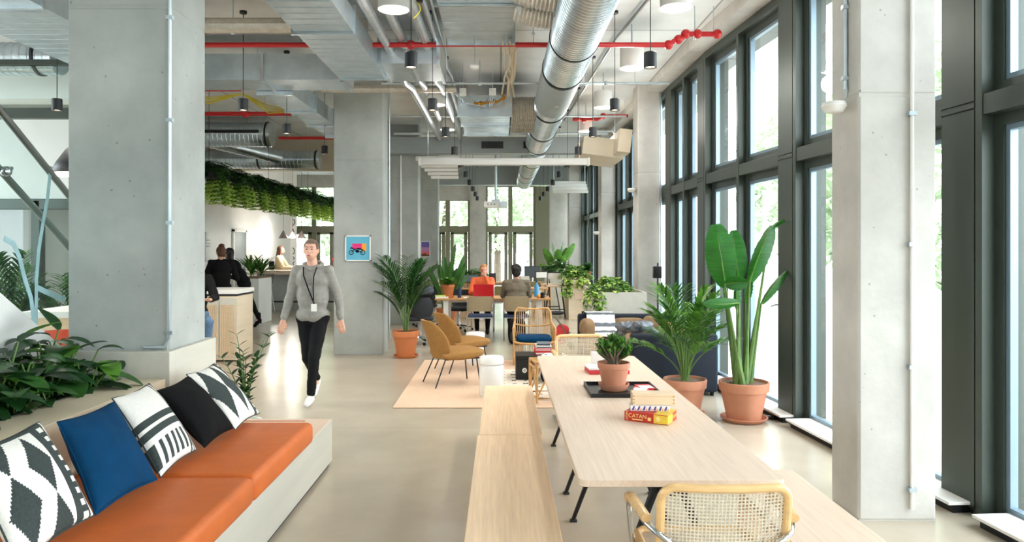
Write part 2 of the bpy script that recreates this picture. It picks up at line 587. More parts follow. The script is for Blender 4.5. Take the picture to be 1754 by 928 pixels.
def post(T, u0, w=.38):
    global n_post
    n_post += 1
    e = thing('trim_%d' % n_post, None, None, kind='structure'); e.matrix_world = T
    mb = MB(); mb.box(.012, .3, u0, u0 + w, 0, HEAD)
    mb.obj('post_core', 'frame', e, flat=True)
    mb = MB()
    for z0, z1 in ((.04, 2.545), (2.60, HEAD)):
        mb.box(0, .012, u0 + .07, u0 + w - .005, z0, z1)
    mb.box(0, .012, u0, u0 + .058, 0, HEAD)
    mb.box(0, .012, u0 + .07, u0 + w - .005, 2.557, 2.59)
    mb.obj('cladding_panel', 'frame', e, flat=True)

def window(T, u0, u1, um=None):
    global n_win
    n_win += 1
    e = thing('window_%d' % n_win, None, None, kind='structure'); e.matrix_world = T
    um = (u0 + u1) / 2 if um is None else um
    mb = MB()
    mb.box(.0, .15, um - .035, um + .035, .02, HEAD)
    mb.obj('mullion', 'frame', e, bevel=.004)
    mb = MB(); mb.box(.005, .15, u0, um - .036, TR0, TR1); mb.box(.005, .15, um + .036, u1, TR0, TR1)
    mb.obj('transom', 'frame', e, bevel=.004)
    for (a, b) in ((u0, um - .036), (um + .036, u1)):
        for (z0, z1) in ((.0, TR0), (TR1, HEAD)):
            f, g = MB(), MB()
            t, q = .07, .035
            for (B, i, o_, v0, v1) in ((f, 0, t, .085, .16), (g, t, t + q, .10, .15)):
                B.box(v0, v1, a + i, a + o_, z0 + i, z1 - i)
                B.box(v0, v1, b - o_, b - i, z0 + i, z1 - i)
                B.box(v0, v1, a + o_, b - o_, z0 + i, z0 + o_)
                B.box(v0, v1, a + o_, b - o_, z1 - o_, z1 - i)
            fo = f.obj('window_frame', 'frame', e, flat=True)
            g.obj('sash', 'sash', fo, flat=True)
            p = MB(); p.box(.125, .131, a + t + q, b - t - q, z0 + t + q, z1 - t - q)
            p.obj('pane', 'glass', fo, flat=True)

nears = [4.516 + 2.45 * k for k in range(-4, 2)]
for u in nears: post(SEG1, u)
for a in nears[:-1]: window(SEG1, a + .38, a + 2.45)
window(SEG1, nears[-1] + .38, 9.44)
p2 = [0, 1.85, 4.3, 6.75, 9.2, 11.65, 14.1, 16.55]
for u in p2: post(SEG2, u)
for a, b in zip(p2[:-1], p2[1:]): window(SEG2, a + .38, b)

for i, (T, L0, L1) in enumerate(((SEG1, -6, 9.45), (SEG2, 0, 18.2))):
    e = thing('lintel_%d' % (i + 1), None, None, kind='structure'); e.matrix_world = T
    mb = MB(); mb.box(.0, .5, L0, L1, HEAD, HEAD + .09); mb.obj('head_frame', 'frame', e, flat=True)
    mb = MB(); mb.box(-.22, .5, L0, L1, HEAD + .1, CEIL + .02); mb.obj('concrete_edge', 'concw', e, flat=True)

# floor convectors along the glass
for i, (T, a, b) in enumerate(((SEG1, 2.15, 4.42), (SEG1, 4.62, 6.88), (SEG1, 7.0, 9.2), (SEG2, .4, 1.8))):
    lab = ['low white floor heater under the window beyond the nearest concrete column, closest to the camera',
           'low white floor heater between the big banana plant and the near concrete column',
           'low white floor heater behind the large terracotta pot with the banana plant',
           'low white floor heater behind the leafy palm pot near the navy sofa'][i]
    e = thing('floor_heater', lab, 'heater', group='floor heaters along the glass front'); e.matrix_world = T
    mb = MB(); mb.box(-.14, .22, a, b, .055, .075); mb.obj('cover_plate', 'white', e, bevel=.003)
    mb = MB(); mb.box(-.10, .22, a + .02, b - .02, 0, .055); mb.obj('housing', 'blackm', e, flat=True)

# ---------------------------------------------------------------- columns
def column(n, x0, x1, y0, y1, joints, mt='conc'):
    mb = MB()
    zs = [0] + joints + [CEIL]
    for a, b in zip(zs[:-1], zs[1:]):
        mb.box(x0, x1, y0, y1, a + .002, b - .002, bev=.014, seg=1)
    mb.box(x0 + .006, x1 - .006, y0 + .006, y1 - .006, 0, CEIL)
    o = mb.obj('column_%d' % n, mt)
    return structure(o)

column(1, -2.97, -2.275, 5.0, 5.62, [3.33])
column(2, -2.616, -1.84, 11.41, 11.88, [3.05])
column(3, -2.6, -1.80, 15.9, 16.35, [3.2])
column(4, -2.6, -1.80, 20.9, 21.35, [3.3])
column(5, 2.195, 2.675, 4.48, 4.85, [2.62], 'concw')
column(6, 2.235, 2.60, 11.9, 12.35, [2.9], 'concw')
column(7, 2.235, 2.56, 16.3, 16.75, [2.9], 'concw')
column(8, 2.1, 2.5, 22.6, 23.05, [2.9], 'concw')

def conduit(name, lab, pts, r, clips=(), mt='galvd', cat='conduit', group=None):
    e = thing(name, lab, cat, (0, 0, 0), 0, group)
    mb = MB(); mb.tube(pts, r, 8); mb.obj('pipe', mt, e)
    if clips:
        for c in clips:
            mb = MB(); c = V(c); mb.box(c.x - r * 2, c.x + r * 2, c.y - r * 1.4, c.y + r * 1.4, c.z - .012, c.z + .012)
            mb.obj('clip', 'galvd', e)
    return e
G_ = 'thin metal conduits fixed to the columns'
conduit('conduit', 'thin silver conduit running up the front edge of the large left column', [(-2.44, 4.985, 1.0), (-2.30, 4.985, 1.0), (-2.262, 4.985, 1.06), (-2.262, 4.985, CEIL)], .011,
        [(-2.262, 4.985, z) for z in (1.1, 1.85, 2.55, 3.25, 3.95)], group=G_)
conduit('conduit', 'pale conduit running down the front of the right foreground column', [(2.515, 4.465, .08), (2.515, 4.465, CEIL)], .012,
        [(2.515, 4.465, z) for z in (.2, .95, 1.7, 2.5, 3.3, 3.9)], mt='white', group=G_)
conduit('conduit', 'short grey conduit above the round emergency light on the right foreground column', [(2.183, 4.62, 2.68), (2.183, 4.62, CEIL)], .012,
        [(2.183, 4.62, z) for z in (2.75, 3.2)], group=G_)
conduit('conduit', 'grey conduit between the motorbike picture column and the sunset picture column', [(-2.18, 15.88, .4), (-2.18, 15.88, 3.7)], .018, mt='white', group=G_)
conduit('conduit', 'grey conduit on the window side of the column behind the white planter', [(2.62, 11.95, .9), (2.62, 11.95, CEIL)], .02, group=G_)
conduit('conduit', 'grey conduit on the edge of the column with the motorbike picture', [(-1.82, 11.9, .2), (-1.82, 11.9, CEIL)], .015, group=G_)

def puck(lab, loc, r=.075):
    e = thing('emergency_light', lab, 'lamp', loc, 0, 'round white emergency lights on the columns')
    mb = MB(); mb.lathe([(.01, 0), (r * .72, 0), (r, .035), (r * .96, .045), (r * .9, .06), (.01, .064)], seg=28); mb.obj('housing', 'white', e)
    mb = MB(); mb.lathe([(.01, -.006), (r * .6, -.005), (r * .68, .001), (.01, .002)], seg=24); mb.obj('lens', 'paper', e)
    mb = MB(); mb.tube([(.045, 0, .05), (.08, 0, .1), (.08, 0, .16)], .006, 6); mb.obj('cable', 'galvd', e)
puck('round white emergency light on the side of the right foreground column', (2.10, 4.6, 2.535))
puck('round white emergency light on the column behind the navy sofa', (2.16, 12.05, 2.6))
puck('round white emergency light low on the far window side column', (2.15, 16.4, 1.98))

# ---------------------------------------------------------------- far wall
FY = 27.0
def fx(px): return (px - CX) * FY / FPX
def fz(py): return CAM_H - (py - CY) * FY / FPX
mb = MB()
mb.box(fx(752), fx(805), FY, FY + .4, fz(343), CEIL)
mb.box(fx(805), fx(832), FY - .1, FY + .4, 0, CEIL)
mb.box(fx(832), fx(917), FY, FY + .4, fz(319), CEIL)
mb.box(fx(940), 3.6, FY, FY + .4, 0, CEIL)
mb.box(fx(575), fx(752), FY, FY + .4, 0, CEIL)
mb.box(-9, fx(575), FY, FY + .4, fz(320), CEIL)
mb.box(-9, fx(496), FY, FY + .4, 0, fz(320))
structure(mb.obj('wall_far', 'concw', flat=True))
mb = MB(); mb.box(fx(917), fx(941), FY - .06, FY + .3, 0, fz(319)); structure(mb.obj('trim_olive', 'olive', flat=True))

def far_window(n, x0, x1, top, mull, tr=(387, 397), rim=6):
    e = thing('window_far_%d' % n, None, None, (0, FY, 0), kind='structure')
    mb = MB()
    X0, X1 = fx(x0), fx(x1)
    w = rim * FY / FPX
    mb.box(X0, X0 + w * .6, 0, .2, 0, fz(top)); mb.box(X1 - w * .6, X1, 0, .2, 0, fz(top))
    mb.box(X0, X1, -.04, .2, fz(tr[1]), fz(tr[0]))
    mb.box(X0, X1, 0, .2, fz(top + 1), fz(top))
    for m_ in mull:
        mb.box(fx(m_) - .08, fx(m_) + .08, -.03, .2, 0, fz(top))
    mb.obj('window_frame', 'olive', e, flat=True)
    ed = [x0] + list(mull) + [x1]
    for a, b in zip(ed[:-1], ed[1:]):
        mb = MB(); mb.box(fx(a) + .1, fx(b) - .1, .05, .15, .02, fz(tr[1]))
        q = MB()
        A, B = fx(a) + .1, fx(b) - .1
        q.box(A, A + .12, 0, .15, .02, fz(398)); q.box(B - .12, B, 0, .15, .02, fz(398)); q.box(A, B, 0, .15, .02, .2); q.box(A, B, 0, .15, fz(401), fz(397))
        mb.bm.free()
        d = q.obj('door_leaf', 'olive', e, flat=True)
        p = MB(); p.box(A + .12, B - .12, .07, .08, .2, fz(401)); p.obj('pane', 'glass', d, flat=True)
        p = MB(); p.box(A, B, .09, .10, fz(tr[0]), fz(top)); p.obj('pane', 'glass', e, flat=True)
far_window(1, 745, 805, 343, (767,))
far_window(2, 832, 917, 319, (874,))
far_window(3, 496, 575, 320, (538,))

# outside: paving, street trees, bicycle
mb = MB(); mb.box(-60, 60, -40, 90, -.35, -.21)
structure(mb.obj('ground', 'ground', flat=True))
random.seed(5)
def make_tree():
    e = thing('street_tree', 'leafy tree outside the far doors', 'tree', (0, 0, -.2), 0, 'trees beyond the far glass')
    mb = MB(); mb.tube([(0, 0, 0), (.05, 0, 1.5), (0, .05, 3), (.2, 0, 5)], [.16, .13, .1, .04]); mb.obj('trunk', 'bark', e)
    mb = MB()
    for _ in range(2600):
        a, b = random.uniform(0, 2 * PI), random.uniform(-1, 1)
        r = random.uniform(.3, 1) ** .4
        c = V((math.cos(a) * math.sqrt(1 - b * b) * 1.9 * r, math.sin(a) * math.sqrt(1 - b * b) * 1.9 * r, 3.6 + b * 2.4 * r))
        mb.leaf(c, (random.uniform(-1, 1), random.uniform(-1, 1), random.uniform(-1, .4)), .3, .2, .3, seg=2)
    mb.obj('crown', 'treeleaf', e, recalc=False)
    return e
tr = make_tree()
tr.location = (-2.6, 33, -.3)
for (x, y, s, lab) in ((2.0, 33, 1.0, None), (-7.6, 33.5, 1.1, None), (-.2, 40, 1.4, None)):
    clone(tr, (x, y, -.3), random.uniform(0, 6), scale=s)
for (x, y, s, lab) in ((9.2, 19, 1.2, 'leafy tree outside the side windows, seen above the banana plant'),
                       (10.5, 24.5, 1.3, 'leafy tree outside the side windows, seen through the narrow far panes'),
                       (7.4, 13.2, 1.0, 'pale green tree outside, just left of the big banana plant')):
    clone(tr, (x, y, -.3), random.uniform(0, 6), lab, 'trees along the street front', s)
for o in sc.objects:
    if o.name.startswith('street_tree') and o.get('group') == 'trees beyond the far glass':
        o['label'] = 'leafy green tree standing outside beyond the far glass doors'

def bicycle(loc, rz):
    e = thing('bicycle', 'parked bicycle faintly seen on the pavement through the window behind the banana plant', 'bicycle', loc, rz)
    for x in (-.52, .52):
        mb = MB(); mb.tube([(x + .33 * math.cos(a), 0, .34 + .33 * math.sin(a)) for a in [i * PI / 14 for i in range(28)]], .018, 6, closed=True)
        w = mb.obj('wheel', 'blackm', e)
        mb = MB()
        for i in range(12):
            a = i * PI / 6
            mb.tube([(x, 0, .34), (x + .33 * math.cos(a), 0, .34 + .33 * math.sin(a))], .002, 4)
        mb.obj('spokes', 'chrome', w)
    mb = MB()
    for a, b in (((-.52, 0, .34), (-.12, 0, .3)), ((-.12, 0, .3), (.36, 0, .78)), ((-.12, 0, .3), (-.24, 0, .8)), ((-.22, 0, .72), (.36, 0, .78)), ((-.52, 0, .34), (-.22, 0, .74)), ((.52, 0, .34), (.34, 0, .95))):
        mb.tube([a, b], .014, 6)
    mb.obj('frame', 'sash', e)
    mb = MB(); mb.tube([(.28, -.26, .98), (.34, -.2, 1.0), (.34, .2, 1.0), (.28, .26, .98)], .012, 6); mb.obj('handlebar', 'blackm', e)
    mb = MB(); mb.ell((-.25, 0, .84), (.13, .06, .035)); mb.obj('saddle', 'blackm', e)
bicycle((4.35, 11.0, -.21), 1.2)

# downstand beam with grilles, further beams
mb = MB(); mb.box(-2.9, 2.3, 15.3, 15.6, 3.66, 4.0); o = structure(mb.obj('beam_1', 'greyduct', flat=True))
mb = MB(); mb.box(-2.9, 2.5, 24.0, 24.4, 3.75, CEIL); structure(mb.obj('beam_2', 'greyduct', flat=True))
mb = MB(); mb.box(-8.9, -5, 9.5, 9.9, 3.62, 3.98); structure(mb.obj('beam_3', 'white', flat=True))
mb = MB(); mb.box(-9, -2.6, 17.5, 17.9, 3.55, CEIL); structure(mb.obj('beam_4', 'cream', flat=True))
for i, x in enumerate((-.18, .7)):
    e = thing('air_grille', ['black slotted air grille in the grey bulkhead, left of the round duct', 'black slotted air grille in the grey bulkhead, right of the round duct'][i], 'vent', (x, 15.29, 3.83), 0, 'air grilles in the bulkhead')
    mb = MB(); mb.box(-.26, .26, -.01, .005, -.1, .1); mb.obj('grille_frame', 'greyduct', e)
    mb = MB()
    mb.box(-.23, .23, -.012, .0, -.075, .075)
    mb.obj('slats', 'black', e)

# ================================================================ CEILING SERVICES
def spiral_profile(y0, y1, r, pitch=.09, amp=.006):
    P = []
    n = int((y1 - y0) / pitch)
    for i in range(n):
        y = y0 + i * pitch
        P += [(r, y), (r, y + pitch * .8), (r + amp, y + pitch * .86), (r + amp, y + pitch * .94)]
    P.append((r, y1))
    return P

def round_duct(name, lab, c, L, r, axis, bands=(), group=None, cap=True, pitch=.09):
    e = thing(name, lab, 'duct', c, 0, group)
    mb = MB(); mb.lathe(spiral_profile(0, L, r, pitch), seg=32, axis=axis); mb.obj('tube', 'galv', e)
    for t in (.3, L - .3):
        q = V((0, t, r)) if axis == 'y' else V((t, 0, r))
        mb = MB(); mb.tube([q, (q.x, q.y, CEIL - c[2])], .006, 6); mb.obj('hanger', 'galvd', e)
    for b in bands:
        mb = MB(); mb.lathe([(r + .001, b), (r + .014, b), (r + .014, b + .035), (r + .001, b + .035)], seg=32, axis=axis, caps=False)
        mb.obj('rubber_band', 'blackband', e)
    return e
R_ = .25
e = round_duct('spiral_duct', 'long silver spiral duct running overhead down the middle of the room', (.76, 3.6, 3.85), 5.3, R_, 'y', (3.9, 5.2), pitch=.075)
mb = MB(); mb.lathe([(R_ + .008, 5.3), (R_ + .008, 7.2)], seg=32, axis='y', caps=False); o = mb.obj('smooth_collar', 'greyduct', e, label='smooth grey unribbed section')
mb = MB(); mb.lathe(spiral_profile(7.2, 11.6, R_, .11), seg=32, axis='y'); mb.obj('tube', 'galv', e)
for b in (7.6, 9.6, 11.4):
    mb = MB(); mb.lathe([(R_ + .001, b), (R_ + .014, b), (R_ + .014, b + .04), (R_ + .001, b + .04)], seg=32, axis='y', caps=False); mb.obj('rubber_band', 'blackband', e)
mb = MB(); mb.ell((0, 6.3, -R_ - .008), (.04, .04, .012)); mb.obj('inspection_knob', 'chrome', e)
round_duct('spiral_duct', 'far piece of silver spiral duct beyond the grey bulkhead', (.76, 15.7, 3.85), 8.2, R_, 'y', (2.0, 4.6, 6.2))

def rect_duct(name, lab, x0, x1, y0, y1, z0, z1, axis, step=1.0, mt='galvd', ends=True):
    e = thing(name, lab, 'duct', (x0, y0, z0), 0, 'rectangular metal ducts')
    W_, L_, H_ = x1 - x0, y1 - y0, z1 - z0
    mb = MB(); mb.box(0, W_, 0, L_, 0, H_)
    # stiffening beads across the faces
    if axis == 'y':
        n = max(2, int(L_ / .16))
        for i in range(1, n): mb.box(.02, W_ - .02, i * L_ / n - .006, i * L_ / n + .006, -.004, 0)
    else:
        n = max(2, int(W_ / .3))
        for i in range(1, n): mb.box(i * W_ / n - .006, i * W_ / n + .006, .02, L_ - .02, -.004, 0)
    mb.obj('sheet_body', mt, e, flat=True)
    LL = L_ if axis == 'y' else W_
    k = 0
    t = 0
    while t <= LL + 1e-3:
        mb = MB()
        a, b = t - .02, t + .02
        if axis == 'y': mb.box(-.03, W_ + .03, a, b, -.03, H_ + .03)
        else: mb.box(a, b, -.03, L_ + .03, -.03, H_ + .03)
        mb.obj('flange', 'galv', e, flat=True)
        t += step
    return e
rect_duct('rectangular_duct', 'large ribbed rectangular duct overhead, left of the pipe bundle, running away from the camera', -1.98, -1.42, 3.2, 8.9, 3.75, 3.97, 'y', 1.9)
rect_duct('rectangular_duct', 'wide rectangular duct crossing above the left aisle between two columns', -4.9, -1.95, 9.0, 9.6, 3.75, 4.07, 'x', .98)
rect_duct('rectangular_duct', 'branch duct leading back from the crossing duct towards the motorbike picture column', -3.2, -2.78, 9.65, 13.4, 3.72, 3.96, 'y', 1.25)
rect_duct('rectangular_duct', 'broad metal duct high above the stair at the top left', -4.75, -3.85, 3.0, 9.2, 3.7, 3.95, 'y', 3.1)
rect_duct('rectangular_duct', 'flat metal duct panel on the ceiling between the pipes and the round duct', -.63, .14, 3.0, 8.65, 4.10, 4.32, 'y', 1.4125, mt='galvd')
rect_duct('rectangular_duct', 'short curved side duct behind the first black pendant lamp', -1.40, -.72, 8.4, 9.3, 3.8, 4.08, 'x', .34)
# fan coil box
e = rect_duct('fan_coil_unit', 'bright metal fan coil box hanging in the middle of the ceiling', -.63, .14, 11.1, 13.0, 3.7, 3.96, 'y', .95, mt='galv')
e['category'] = 'air unit'; e['group'] = 'metal air boxes'
def flex_pipe(mb, p0, p1, r, sag=0):
    n = 26
    P, RR = [], []
    for i in range(n + 1):
        t = i / n
        q = V(p0).lerp(V(p1), t); q.z -= sag * 4 * t * (1 - t)
        P.append(q); RR.append(r * (1.06 if i % 2 else .95))
    mb.tube(P, RR, 12)
e = thing('flexible_duct', 'ribbed silver flexible duct joining the fan coil box to the round duct', 'duct', (0, 0, 0), 0, 'ribbed flexible ducts')
mb = MB()
for y in (11.3, 11.75, 12.2, 12.65): flex_pipe(mb, (.16, y, 3.84), (.56, y, 3.84), .17)
mb.obj('hose', 'foil', e)
for i, y in enumerate((6.2, 6.75, 7.3)):
    e = thing('flexible_duct', ['pale ribbed flexible duct beside the round duct, nearest the camera of three',
        'pale ribbed flexible duct beside the round duct, middle of three', 'pale ribbed flexible duct beside the round duct, furthest of three'][i], 'duct', (0, 0, 0), 0, 'ribbed flexible ducts')
    mb = MB(); flex_pipe(mb, (.16, y, 4.08), (.62, y, 4.0), .14, .02); mb.obj('hose', 'foil', e)
    mb = MB(); mb.lathe([(.12, 0), (.15, 0), (.15, .04), (.12, .04)], (.16, y, 4.08), 16, 'x'); mb.obj('collar', 'galvd', e)

# spiral ducts on the left
round_duct('spiral_duct', 'short capped spiral duct with a black slot, above the hanging ferns', (-7.0, 15.0, 4.0), 2.3, .25, 'x', (2.2,))
mb = MB(); mb.box(-6.4, -4.9, 14.73, 14.76, 4.0, 4.06); o = mb.obj('air_slot', 'black', flat=True); o.location = (0, 0, 0)
tag(o, 'long black air slot in the front of the capped spiral duct', 'vent')
round_duct('spiral_duct', 'lower spiral duct running left above the hanging ferns, capped at its end', (-7.0, 16.6, 3.68), 2.9, .2, 'x', (1.5, 2.8))
e = thing('duct_branch', 'slanting ribbed duct joining the two capped spiral ducts', 'duct', (0, 0, 0))
mb = MB(); flex_pipe(mb, (-6.2, 15.2, 3.95), (-5.0, 16.5, 3.72), .16); mb.obj('hose', 'galv', e)
round_duct('spiral_duct', 'warm-lit spiral duct above the stair at the far left', (-8.5, 8.7, 3.93), 3.25, .19, 'x', (3.0,))

def pipe(name, lab, pts, r, mt, cat='pipe', group=None, joints=()):
    e = thing(name, lab, cat, (0, 0, 0), 0, group)
    mb = MB(); mb.tube(pts, r, 10); mb.obj('tube', mt, e)
    for q in (V(pts[0]).lerp(V(pts[1]), .12), V(pts[-1]).lerp(V(pts[-2]), .12)):
        if CEIL - q.z > .05:
            mb = MB(); mb.tube([q, (q.x, q.y, CEIL)], .005, 5); mb.obj('hanger', 'galvd', e)
    for j in joints:
        mb = MB(); j = V(j); mb.ell(j, (r * 1.9,) * 3, 10, 6); mb.obj('coupling', mt, e)
    return e
G = 'insulated silver pipes running away overhead'
for i, (x, z, r) in enumerate(((-1.27, 3.95, .05), (-1.10, 4.0, .05), (-.93, 4.1, .03), (-.84, 3.98, .05), (-.76, 4.08, .035), (-.70, 4.14, .02))):
    pos = ['furthest left of the bundle', 'second from the left of the bundle', 'thin one third from the left', 'fourth from the left of the bundle', 'fifth from the left of the bundle', 'thinnest, furthest right of the bundle'][i]
    pipe('insulated_pipe', 'silver foil pipe running away overhead, ' + pos, [(x, 3.2, z), (x, 9.2, z), (x - .02, 9.7, z - .07), (x, 10.4, z), (x, 15.2, z)], r, 'sfoil' if i % 3 != 2 else 'galvd', group=G)
G = 'beige foil pipes crossing the left aisle'
pipe('insulated_pipe', 'thick beige insulated pipe crossing high over the left aisle', [(-7, 7.9, 4.08), (-1.45, 7.9, 4.08)], .085, 'foil', group=G)
pipe('insulated_pipe', 'beige insulated pipe crossing just above the motorbike picture column', [(-2.6, 10.6, 3.98), (-.65, 10.6, 3.98)], .05, 'foil', group=G)
G = 'red sprinkler pipes'
pipe('sprinkler_pipe', 'red sprinkler pipe across the ceiling left of the round duct', [(-4.2, 8.1, 3.93), (-.72, 8.1, 3.93)], .028, 'red', group=G, joints=((-3.9, 8.1, 3.93), (-1.0, 8.1, 3.93)))
pipe('sprinkler_pipe', 'thin red pipe across the flat duct panel', [(-.72, 8.1, 3.915), (.16, 8.1, 3.915)], .008, 'red', group=G)
pipe('sprinkler_pipe', 'red sprinkler pipe stepping up towards the windows on the right', [(.16, 8.1, 3.93), (1.85, 8.1, 3.93), (1.95, 8.1, 3.99), (2.02, 8.1, 4.01), (2.06, 8.1, 4.05), (2.40, 8.1, 4.05)], .028, 'red', group=G,
     joints=((.6, 8.1, 3.93), (1.86, 8.1, 3.93), (1.97, 8.1, 3.99), (2.05, 8.1, 4.05), (2.18, 8.1, 4.05), (2.4, 8.1, 4.05)))
pipe('sprinkler_pipe', 'red sprinkler pipe over the left aisle, below the branch duct', [(-7, 12.0, 3.88), (-3.45, 12.0, 3.88)], .035, 'red', group=G, joints=((-4.2, 12.0, 3.88),))
pipe('sprinkler_pipe', 'far red sprinkler pipe just left of the motorbike picture column', [(-4.5, 14.8, 3.9), (-2.7, 14.8, 3.9)], .03, 'red', group=G)
pipe('sprinkler_pipe', 'short thin red pipe beside the left aisle lamp', [(-5.6, 10.4, 3.92), (-3.7, 10.4, 3.92)], .014, 'red', group=G)
pipe('sprinkler_pipe', 'small red sprinkler pipe by the far cream duct near the windows', [(1.3, 13.2, 4.0), (1.75, 13.2, 4.0), (1.85, 13.2, 4.06), (2.3, 13.2, 4.06)], .03, 'red', group=G, joints=((1.5, 13.2, 4.0), (1.85, 13.2, 4.06)))
G = 'thin steel conduits crossing the ceiling'
pipe('ceiling_conduit', 'thin steel conduit crossing the ceiling, nearest of the three', [(-1.7, 10.4, 4.02), (2.4, 10.4, 4.02)], .018, 'galvd', group=G, joints=((-.3, 10.4, 4.02), (1.5, 10.4, 4.02)))
pipe('ceiling_conduit', 'thin steel conduit crossing the ceiling, middle of the three', [(-1.9, 12.8, 3.98), (2.2, 12.8, 3.98)], .018, 'galvd', group=G)
pipe('ceiling_conduit', 'thin steel conduit just in front of the grey bulkhead, furthest of the three', [(-2.2, 15.0, 4.02), (2.2, 15.0, 4.02)], .03, 'galvd', group=G)
pipe('ceiling_conduit', 'dark cable conduit running along the ceiling right of the round duct', [(1.9, 3.5, 4.3), (1.45, 9, 4.3), (1.3, 15, 4.3)], .02, 'steel', group=G)
pipe('ceiling_conduit', 'slim conduit bending down beside the cream fire duct', [(1.6, 13.0, 3.75), (2.0, 13.0, 3.75), (2.03, 13.0, 3.7), (2.03, 13.0, 3.3)], .018, 'galvd', group=G)

# brass manifold, cable loops, smoke detector, hanging cable bundle
e = thing('pipe_manifold', 'brass valve manifold with grey hoses in front of the fan coil box', 'valves', (-.3, 10.9, 3.86))
mb = MB()
for k in range(5):
    mb.tube([(-.4 + k * .03, 0, .12 - k * .02), (-.25, 0, .1 - k * .03), (-.05 + k * .03, 0, -.02 - k * .012), (.1, 0, -.01 + k * .01)], .011, 6)
mb.obj('hose', 'galvd', e)
mb = MB(); mb.tube([(-.1, -.02, -.03), (.25, -.02, -.01), (.34, -.02, .05)], .018, 8); mb.ell((0, -.02, -.03), (.035,) * 3); mb.ell((.2, -.02, 0), (.035,) * 3); mb.ell((.34, -.02, .06), (.025, .025, .05)); mb.obj('valve', 'brass', e)
for i, x in enumerate((-.55, -.12)):
    e = thing('junction_box', ['white junction box with dangling wires, left of the two above the manifold', 'white junction box with dangling wires, right of the two above the manifold'][i], 'box', (x, 10.55, 3.93), 0, 'junction boxes above the manifold')
    mb = MB(); mb.box(-.05, .05, -.03, .03, -.05, .05, bev=.006); mb.obj('housing', 'white', e)
    mb = MB(); mb.tube([(0, 0, .05), (0, 0, CEIL - 3.93)], .006, 6); mb.obj('hanger', 'galvd', e)
    mb = MB()
    for k in (-1, 0, 1): mb.tube([(k * .02, 0, -.05), (k * .035, 0, -.12), (k * .015 - .03, 0.02, -.2)], .004, 5)
    mb.obj('wire', 'galvd', e)
e = thing('smoke_detector', 'small white smoke detector hanging near the flat duct panel', 'detector', (-.30, 8.35, 3.72))
mb = MB(); mb.lathe([(.005, 0), (.04, .005), (.055, .03), (.05, .05), (.005, .05)], seg=20); mb.obj('housing', 'white', e)
mb = MB(); mb.tube([(0, 0, .05), (0, 0, .38)], .006, 6); mb.obj('stem', 'galvd', e)
e = thing('cable_bundle', 'twisted bundle of beige and grey cables hanging under the ceiling beside the smoke detector', 'cables', (.1, 8.3, 4.0))
random.seed(2)
mb = MB()
for k in range(9):
    x = random.uniform(-.06, .08)
    mb.tube([(x + random.uniform(-.03, .03), j * .33, .02 * math.sin(j * 2 + k) - .02 * j * (k % 2) * .3) for j in range(9)], .012, 6)
mb.obj('cable', 'cream', e)
e = thing('cable_loop', 'loop of yellow and grey cable with black plugs near the first left pendant lamp', 'cables', (-.80, 6.9, 3.95))
mb = MB(); mb.tube([(-.05 + .09 * math.sin(a * .9), 0, .1 - .2 * a / PI) for a in [i * .4 for i in range(9)]], .006, 6); mb.obj('cable', 'yellow', e)
mb = MB(); mb.box(-.03, .05, -.03, .03, .1, .14); mb.box(-.02, .06, -.03, .03, .05, .085); mb.obj('plug', 'black', e)
e = thing('cable_loop', 'yellow cables sagging under the ceiling over the left aisle', 'cables', (-4.1, 11.0, 4.0))
mb = MB()
for k in range(4): mb.tube([(-.9, 0, 0 - k * .02), (-.3, .05, -.05 - k * .03), (.2, 0, .0), (.5, .3, -.12 - k * .04), (.8, .9, -.1)], .01, 6)
mb.obj('cable', 'yellow', e)
mb = MB(); mb.tube([(-.9, 0, 0), (-.9, 0, CEIL - 4.0)], .005, 5); mb.obj('hanger', 'galvd', e)

# threaded hanger rods
G = 'thin hanger rods holding the services'
mb = MB()
pts = [(-3.6, 7.9), (-2.9, 7.9), (-2.2, 7.9), (.35, 7.9), (-3.9, 9.3), (-3.1, 9.3), (1.0, 8.1), (2.15, 8.1), (-.63, 11.2), (.1, 11.2), (-3.2, 12.5), (-5.2, 15), (-4.9, 15), (-1.2, 10.6), (1.2, 10.4), (-.3, 10.4)]
for i, (x, y) in enumerate(pts):
    mb = MB(); mb.tube([(0, 0, -.36), (0, 0, 0)], .006, 6); mb.ell((0, 0, -.36), (.02, .02, .02), 8, 6); o = mb.obj('hanger_rod', 'galvd')
    o.location = (x, y, CEIL)
    tag(o, 'thin threaded hanger rod holding pipes and ducts to the ceiling', 'rod', G)

# cream fire boxes near the windows
for i, (x0, x1, y0, y1, z0, z1) in enumerate(((1.45, 2.2, 12.9, 14.4, 3.30, 3.62), (2.0, 2.22, 12.4, 13.6, 3.3, 3.7))):
    mb = MB(); mb.box(x0, x1, y0, y1, z0, z1, rot=Matrix.Rotation(.12, 3, 'Y'), bev=.01)
    tag(mb.obj('fire_board_duct', 'cream'), ['long cream boarded duct near the far windows', 'short cream boarded duct end beside the window column'][i], 'duct', 'cream boarded ducts')
